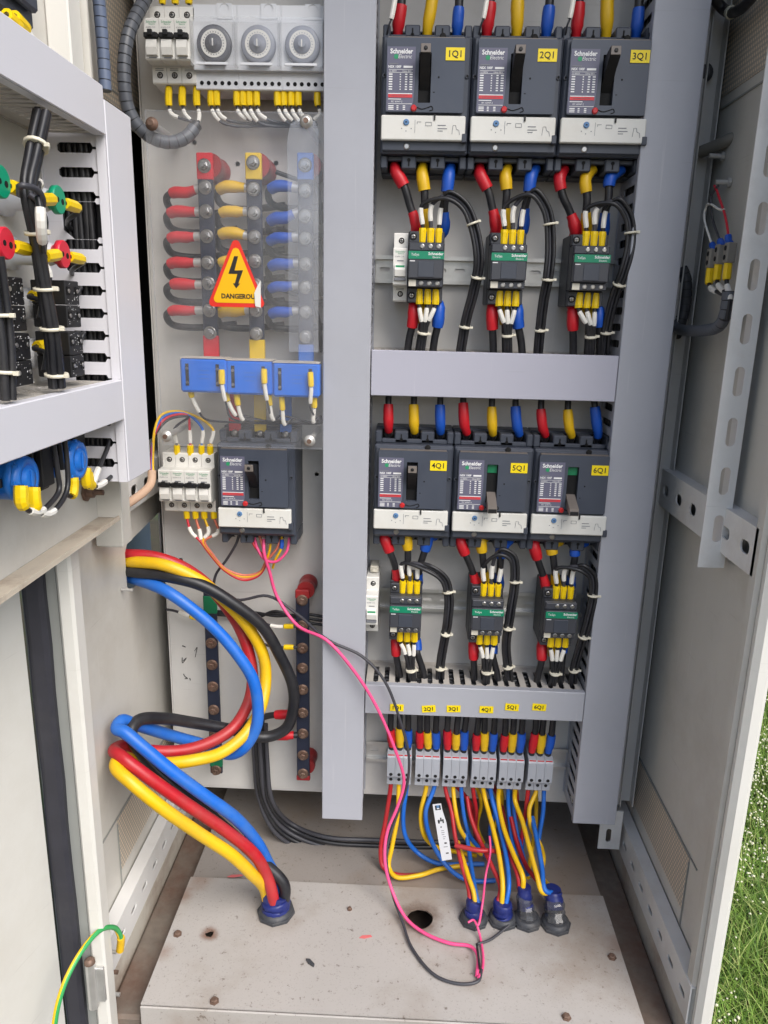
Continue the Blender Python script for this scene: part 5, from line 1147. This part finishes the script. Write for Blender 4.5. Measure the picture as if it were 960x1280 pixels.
# ================================================================== devices on the swing panel
def pv(x, y, z): return Vector((x, y, z))
def lamp(y, z, m_, label):
    t = thing('indicator_lamp', label, 'indicator lamp', (PXX, y, z), 'indicator lamps on the swing panel')
    obj('body', B().lathe((.0005, 0, 0), (1, 0, 0), [(0, .0135), (.006, .0135), (.0065, .0095), (.036, .0095), (.040, .008)], 18), 'grey_plastic', t)
    q = B().lathe((.0401, 0, 0), (1, 0, 0), [(0, .007), (.004, .0085), (.0045, .0112), (.0085, .0112), (.0092, .0105)], 24, 0)
    q.lathe((.0493, -.0042, .0), (1, 0, 0), [(0, .0021), (.0003, .0021)], 10, 1); q.lathe((.0493, .0042, -.001), (1, 0, 0), [(0, .0024), (.0003, .0024)], 10, 1)
    obj('cap', q, [m_, 'void'], t)
lamp(-.498, .942, 'lamp_green', 'green backed indicator lamp beside the loop of black wires'); lamp(-.409, .942, 'lamp_green', 'green backed indicator lamp in front of the slotted duct')
lamp(-.500, .901, 'lamp_red', 'red backed indicator lamp beside the bundle of black wires'); lamp(-.408, .900, 'lamp_red', 'red backed indicator lamp in front of the slotted duct')
def contact_block(y, z, label):
    t = thing('contact_block', label, 'contact block', (PXX, y, z), 'black contact blocks on the swing panel')
    obj('collar', B().lathe((.0005, 0, 0), (1, 0, 0), [(0, .013), (.010, .013), (.0105, .009), (.014, .009)], 16), 'grey_plastic', t)
    b = B(); b.box((.0145, -.0135, -.0005), (.0445, .0135, .0195), .0008, 0); b.box((.0145, -.0135, -.0195), (.0445, .0135, -.001), .0008, 0); obj('housing', b, 'black', t)
    q = B()
    for zz_ in (.011, -.0095):
        for yy in (-.0085, .0085): q.box((.0446, yy-.003, zz_-.0035), (.0452, yy+.003, zz_+.0035), 0, 1); q.lathe((.0449, yy, zz_), (1, 0, 0), [(0, .002), (.0008, .0018)], 8, 2)
    random.seed(int(abs(y*z)*1e5))
    for _ in range(44):
        yy, z3 = random.uniform(-.0125, .0125), random.uniform(-.0185, .0185); w, h = random.uniform(.0003, .0013), random.uniform(.0003, .0009)
        q.box((.0447, yy, z3), (.04475, yy+w, z3+h), 0, 0)
    obj('print', q, ['white_print', 'void', 'chrome'], t)
for (y, z, l) in ((-.487, .859, 'black contact block beside the wire bundle, in the upper pair'), (-.389, .860, 'black contact block in front of the slotted duct, in the upper pair'), (-.485, .8185, 'black contact block beside the wire bundle, in the lower pair'), (-.389, .8175, 'black contact block in front of the slotted duct, in the lower pair')): contact_block(y, z, l)
def cam_switch(y, z, label):
    t = thing('rotary_switch', label, 'switch', (PXX, y, z), 'blue rotary switches under the lower panel duct')
    b = B().box((.0005, -.020, -.018), (.012, .020, .018), .002, 1); b.lathe((.0121, 0, 0), (1, 0, 0), [(0, .0165), (.024, .0165), (.0245, .0175), (.030, .0175), (.0305, .016)], 28, 0)
    b.box((.012, -.0165, -.013), (.030, -.0125, .013), .001, 0); b.box((.012, .0125, -.013), (.030, .0165, .013), .001, 0); obj('housing', b, ['cap_blue', 'black'], t)
    q = B().lathe((.0427, 0, 0), (1, 0, 0), [(0, .0176), (.003, .0176), (.0034, .0166), (.0052, .0162), (.0052, .0118), (.0040, .0114), (.0040, .0092), (.0066, .0088), (.0070, .004)], 28)
    for a_ in range(0, 360, 45): q.box((.0427, .0168*math.cos(math.radians(a_))-.0018, .0168*math.sin(math.radians(a_))-.0018), (.0462, .0168*math.cos(math.radians(a_))+.0018, .0168*math.sin(math.radians(a_))+.0018), .0005)
    q.box((.0497, -.0016, -.0075), (.0508, .0016, .0075), .0004)
    obj('cap', q, 'cap_blue', t)
    q = B()
    for (yy, zz_) in ((-.0168, .009), (-.0168, -.0095), (.0168, .009)): q.box((.017, yy-.0012, zz_-.003), (.026, yy+.0012, zz_+.003), .0004)
    obj('terminal_opening', q, 'void', t)
    q = B().box((.018, -.0195, -.0035), (.036, -.0166, .0035), .0006, 0); q.box((.020, -.0197, -.0018), (.034, -.0202, .0018), .0003, 1); obj('clip', q, ['black', 'wire_dark'], t)
cam_switch(-.500, .729, 'blue round rotary switch with black clip under the lower panel duct'); cam_switch(-.408, .726, 'blue round rotary switch nearest the upright panel duct')
b = thing('rotary_switch', 'black boxy switch body between the two blue rotary switches', 'switch', (PXX, -.452, .730)); obj('housing', B().box((.0005, -.012, -.022), (.034, .012, .022), .001).box((.0341, -.010, -.018), (.040, .010, .018), .001), 'black', b)
b = thing('relay', 'black boxy device beside the upright panel duct', 'relay', (PXX, -.365, .732)); obj('housing', B().box((.0005, -.012, -.016), (.030, .012, .018), .001), 'black', b)
# wires on lamps and switches: (device y, z, which side, wire path)
def stub(y, z, s_, bend, label, mk=False, g='ferruled wires on the swing panel devices', x=-.292, m_='cable_black'):
    p0 = pv(x, y+s_*.010, z-.001); p1 = pv(x, y+s_*.040, z-.003)
    cable('control_wire', label, 'wire', [p0, p1]+[pv(*q) for q in bend], .0022, m_, [('ferrule', .001, .022, .0047, 'ferrule_yellow', True)]+([('wire_marker', .029, .052, .003, 'marker_white', True)] if mk else []), g, n=6)
for (y, z, nm) in ((-.498, .942, 'green'), (-.500, .901, 'red')):
    stub(y, z, 1, [(-.292, y+.042, z-.004), (-.285, y+.047, z-.018), (-.290, y+.048, z-.04)], f'dark wire with yellow ferrule between the {nm} lamp and the black bundle', nm == 'red')
for (y, z, nm) in ((-.409, .942, 'green'), (-.408, .900, 'red')):
    stub(y, z, 1, [(-.305, y+.050, z-.008), (-.318, y+.072, z-.012), (-.32, y+.09, z-.016)], f'dark wire with yellow ferrule running from the {nm} lamp into the slotted duct')
    stub(y, z, -1, [(-.288, y-.040, z+.006), (-.282, y-.055, z+.002), (-.284, y-.058, z-.018)], f'dark wire with yellow ferrule curling from the {nm} lamp round the black bundle', nm == 'green')
for (y, z) in ((-.389, .868), (-.389, .827), (-.487, .868), (-.485, .827)):
    nm = 'in front of the slotted duct' if y > -.45 else 'beside the wire bundle'; lv = 'upper' if z > .85 else 'lower'
    stub(y-.004, z, -1, [(-.302, y-.046, z-.006), (-.298, y-.06, z-.02)], f'ferruled wire on near side of the {lv} contact block {nm}', x=-.312)
    if y > -.45: stub(y+.004, z+.002, 1, [(-.31, y+.05, z+.006), (-.32, y+.075, z+.006)], f'ferruled wire on far side of the {lv} contact block {nm}', x=-.312)
# black bundles on the panel
def bundle(cpts, nw, r, spread, label, ties_, tl):
    c_path = catmull(cpts, 8); paths = []
    for w in range(nw):
        a = 2*math.pi*w/nw+.4; rr = spread*(0 if w == 0 and nw > 4 else 1); ph = random.uniform(0, 6)
        pth = []
        for i, p in enumerate(c_path):
            aa = a+.35*math.sin(i*.12+ph); pth.append(p+Vector((math.cos(aa)*rr*.8, math.sin(aa)*rr, .0)))
        cable('control_wire', label, 'wire', None, r, 'cable_black', (), label.split(' in ')[-1], n=7, path=pth)
    s = arclen(c_path)[-1]
    for f in ties_: tie(c_path, s*f, spread+r*1.25, tl)
bundle([PX(53, 140, -.283), PX(43, 195, -.283), PX(37, 238, -.283), PX(48, 300, -.283), PX(57, 360, -.283), PX(66, 420, -.283), PX(72, 485, -.285)], 6, .0029, .0052, 'black wire in the tied bundle between the panel ducts', (.14, .45, .64, .78, .95), 'white tie round the black bundle between the panel ducts')
bundle([PX(-8, 320, -.283), PX(0, 375, -.283), PX(6, 430, -.283), PX(8, 500, -.285)], 4, .0029, .0045, 'black wire in the tied bundle beside the contact blocks', (.40, .80), 'white tie round the black bundle beside the contact blocks')
cable('control_wire', 'black wire hooked round the tied bundle beside the green lamp', 'wire', [PX(24, 243, -.286), PX(27, 232, -.272), PX(42, 235, -.268), PX(53, 247, -.270), PX(52, 258, -.274), PX(46, 250, -.276), PX(36, 243, -.280)], .0024, 'wire_dark', n=6)
cable('control_wire', 'black wire with long printed white marker on the tied bundle', 'wire', [PX(47, 246, -.270), PX(50, 258, -.268), PX(51, 275, -.268), PX(52, 292, -.270), PX(54, 315, -.276)], .0022, 'cable_black', [('wire_marker', .008, .034, .0036, 'marker_white', True)], n=6)
# wires hanging below the lower panel duct
HG = [([(66, 552), (72, 590), (74, 612), (62, 630), (48, 640), (34, 637), (27, 628), (26, 615), (26, 606)], 'black wire curving from the duct to the blue switch with the black clip'),
      ([(80, 545), (84, 580), (84, 612), (70, 636), (58, 643), (47, 638), (43, 628), (42, 616), (42, 608)], 'second black wire curving from the duct to the blue switch with the black clip'),
      ([(74, 555), (79, 595), (83, 616), (89, 620), (91, 610), (91, 596)], 'short black wire turning up into the blue switch beside the upright duct'),
      ([(140, 528), (136, 555), (122, 588), (114, 608), (109, 606), (107, 594), (107, 584)], 'black wire curving to the far side of the blue switch'),
      ([(156, 530), (152, 565), (147, 585), (134, 600), (120, 608), (111, 603), (109, 590)], 'black wire with long white marker beside the upright panel duct')]
for j, (pp, lab) in enumerate(HG):
    pth = [PX(u, v, -.288 if j < 2 else -.296) for u, v in pp]
    cable('control_wire', lab, 'wire', pth, .0022, 'cable_black', [('wire_marker', -.050, -.028, .003, 'marker_white', True), ('ferrule', -.018, -.0005, .0048, 'ferrule_yellow', True)], 'wires hanging below the lower panel duct', n=6)
o = obj('earth_stud', B().lathe((0, 0, 0), (1, 0, 0), [(.0005, .010), (.003, .010), (.0035, .0065), (.010, .006), (.0105, .003), (.020, .003)], 8, 0, False), 'rusty_bolt', loc=PX(106, 615, PXX)); tag(o, 'rusty earth stud below the blue rotary switches', 'stud')
# dark gear above the upper panel duct
b = thing('relay', 'dark relay above the upper panel duct', 'relay', (PXX, -.47, 1.09)); obj('housing', B().box((.0005, -.05, -.03), (.045, .05, .06), .002).box((.0451, -.045, -.02), (.052, .045, .05), .002), 'breaker', b)
for j, (u, v) in enumerate(((8, 18), (18, 20))):
    p0 = PX(u, v, -.286); cable('control_wire', 'wire with yellow ferrule and white marker dropping into the upper panel duct', 'wire', [p0, p0+Vector((0, .018, -.004)), p0+Vector((-.002, .036, -.016)), p0+Vector((-.008, .056, -.034)), p0+Vector((-.02, .066, -.06))], .0022, 'wire_dark', [('ferrule', 0, .016, .0045, 'ferrule_yellow', True), ('wire_marker', .018, .045, .003, 'marker_white', True)], 'wires above the upper panel duct', n=6)

# ================================================================== things on the right wall
XW = .352
cb_ = thing('connector_strip', 'small grey three way connector hanging on wires by the right wall', 'connector', PX(900, 330, XW))
o0 = PX(900, 330, XW)
WR = [((893, 312), (888, 300), (880, 268), (884, 256), (900, 262), (905, 262), 'marker_white', 'pale wire looping into the small connector by the right wall'), ((903, 308), (899, 298), (890, 270), (889, 246), (893, 238), (898, 232), 'wire_dark', 'grey wire looping into the small connector by the right wall'), ((911, 304), (910, 290), (906, 268), (900, 250), (896, 238), (893, 232), 'wire_red', 'red wire dropping into the small connector by the right wall')]
for j, (u, v) in enumerate(((890, 323), (900, 318), (912, 316))):
    p = PX(u, v, XW)-o0; q = B().box((-.005, -.006, -.011), (.005, .006, .011), .0012, 0); q.lathe((-.0051, 0, .005), (-1, 0, 0), [(0, .0028), (.0006, .0028)], 10, 1); q.lathe((-.0051, 0, -.005), (-1, 0, 0), [(0, .0028), (.0006, .0028)], 10, 1)
    obj('pole', q, ['stub_grey', 'void'], cb_, p)
    pts = [PX(a, b2, XW) for a, b2 in WR[j][:6]]
    cable('control_wire', WR[j][7], 'wire', [p+o0+Vector((0, 0, .010))]+pts, .0014, WR[j][6], [('ferrule', .0, .016, .0038, 'sleeve_blue', True)], n=6)
    e = p+o0; d = PX((906, 911, 913)[j], 366, XW)
    cable('control_wire', 'dark wire with yellow ferrule below the small connector by the right wall', 'wire', [e+Vector((0, 0, -.009)), e+Vector((0, -.002, -.030)), e.lerp(d, .7)+Vector((0, 0, -.012)), d+Vector((0, 0, -.004)), d+Vector((0, 0, -.03))], .0024, 'cable_black', [('ferrule', .001, .020, .0046, 'ferrule_yellow', True), ('wire_marker', .027, .048, .0032, 'marker_white', True)], 'wires below the small connector', n=6)
harness([PX(911, 364, XW), PX(909, 380, XW), PX(905, 398, XW), PX(898, 408, XW), PX(880, 413, XW), PX(858, 413, XW), PX(846, 410, XW), P(838, 405, -.005), P(830, 400, .03)], .0068, 'grey wrapped harness curving along the right wall to the plate', 'wrap_grey')
harness([P(852, 335, .004), P(857, 350, .0), P(856, 380, .0), P(850, 405, .0), P(845, 420, .01)], .0075, 'dark wrapped harness bulging beside the right duct', 'gland')
for (u, v, L_, r_, m_, lab) in ((876, 190, .052, .0075, 'stub_grey', 'grey capped stub sticking out beside the right duct'), ):
    p = P(u, v, 0); o = obj('capped_stub', B().tube(catmull([Vector((0, 0, 0)), Vector((.012, -.02, .004)), Vector((.026, -.045, .010))], 5), [r_]*9+[r_*.85, r_*.5], 12), m_, loc=p); tag(o, lab, 'stub')
o = obj('rubber_plug', B().lathe((0, 0, 0), (-.2, -1, 0), [(0, .010), (.006, .012), (.010, .011), (.013, .007)], 16), 'gland', loc=P(878, 93, .012)); tag(o, 'dark rubber plug beside the upper end of the right duct', 'plug')
for (u, v, lab) in ((905, 195, 'upper'), (913, 228, 'lower')):
    p = PX(u, v, .379); o = obj('stud', B().lathe((0, 0, 0), (-1, 0, 0), [(.0, .0055), (.004, .0055), (.0042, .003), (.018, .003)], 8, 0, False), 'zinc', loc=p); tag(o, f'{lab} zinc stud sticking out of the right wall', 'stud', 'studs on the right wall')
cable('control_cable', 'dark cable bending over the top of the right wall', 'cable', [P(886, -10, -.02), PX(905, 12, .36), PX(925, 12, .36), PX(945, -8, .36)], .006, 'cable_black', [('sleeve', .04, .052, .0072, 'tie_white')], n=8)

# ================================================================== earth wire and bolts low on the left wall
cable('earth_wire', 'green and yellow earth wire arching from the wall foot to the door', 'wire', [P(150, 1188, -.30), P(151, 1172, -.302), P(144, 1160, -.31), P(125, 1163, -.335), P(105, 1185, -.36), P(85, 1220, -.385), P(73, 1255, -.40), P(66, 1300, -.41)], .003, 'wire_green', [('lug_sleeve', .0, .022, .0046, 'cable_yellow')], n=8)
for (u, v, m_, lab) in ((148, 1190, 'zinc', 'zinc bolt holding the earth wire lug'), (141, 1215, 'rusty_bolt', 'rusty bolt on the front edge of the left wall'), (146, 1243, 'zinc', 'zinc bolt at the foot of the left wall'), (152, 737, 'zinc', 'thin zinc screw sticking out of the left wall')):
    p = P(u, v, -.30) if v > 900 else PX(u, v, -.379); o = obj('bolt', B().lathe((0, 0, 0), (1, 0, 0), [(0, .0055), (.003, .0055), (.0032, .0026), (.014, .0026)] if v > 900 else [(0, .0022), (.016, .002)], 8, 0, False), m_, loc=Vector((-.3595 if v > 900 else -.3795, p.y, p.z))); tag(o, lab, 'bolt')

ew = [o for o in COL.objects if o.name == 'earth_wire'][0]
_p = catmull([P(151, 1172, -.302), P(144, 1160, -.31), P(125, 1163, -.335), P(105, 1185, -.36), P(85, 1220, -.385), P(73, 1255, -.40), P(66, 1300, -.41)], 8)
obj('stripe', B().tube([p-ew.location+Vector((-.0011, -.0012, .0009)) for p in _p], .0021, 6), 'cable_yellow', ew)
# ================================================================== grass beside the cabinet
random.seed(77)
gr = B(); fl_b = B()
def blade(x, y, h, lean, az, w):
    c, s_ = math.cos(az), math.sin(az); n = 3; pts = []
    for i in range(n+1):
        t_ = i/n; k = lean*t_*t_; ww = w*(1-t_*.9)
        cx_, cy_, cz_ = x+c*k, y+s_*k, -.352+h*t_*(1-.25*lean/h*t_) ; pts.append(((cx_-s_*ww, cy_+c*ww, cz_), (cx_+s_*ww, cy_-c*ww, cz_)))
    vs = [p for q in pts for p in q]; gr.raw(vs, [(2*i, 2*i+1, 2*i+3, 2*i+2) for i in range(n)], random.choice((0, 0, 0, 1, 2)), False)
for _ in range(90000):
    t_ = random.random(); y = -.45+3.6*t_**1.25; x = .46+random.random()*(.55+max(0, y)*.62+.35)
    blade(x, y, random.uniform(.03, .10)*(1+.35*math.sin(x*9)*math.cos(y*7)), random.uniform(.01, .08), random.uniform(0, 6.28), random.uniform(.0007, .0019)*(1+max(0, y)*.4))
mat('blade_pale', (194, 204, 122), .6, var=.25, scale=6); mat('blade_dark', (92, 128, 50), .6, var=.25, scale=6)
tag(obj('grass', gr, ['blade', 'blade_pale', 'blade_dark']), 'green grass with fine blades growing beside the cabinet', 'grass', kind='stuff')
for _ in range(26000):
    t_ = random.random(); y = -.4+3.2*t_**1.4; x = .5+random.random()*(.5+max(0, y)*.62+.35)
    if math.sin(x*5+1)*math.cos(y*4)+random.random()*.9 < .1: continue
    z = -.35+random.uniform(.06, .13); r_ = random.uniform(.0013, .0036)
    vs = [(x+r_*math.cos(a), y+r_*math.sin(a), z+random.uniform(-.0015, .0015)) for a in (0, 1.05, 2.1, 3.14, 4.19, 5.24)]+[(x, y, z+r_*.8), (x, y, z-r_*.8)]
    fl_b.raw(vs, [(i, (i+1) % 6, 6) for i in range(6)]+[((i+1) % 6, i, 7) for i in range(6)], 0, True)
tag(obj('wild_flowers', fl_b, 'blossom'), 'tiny whitish wild flowers scattered through the grass', 'flowers', kind='stuff')
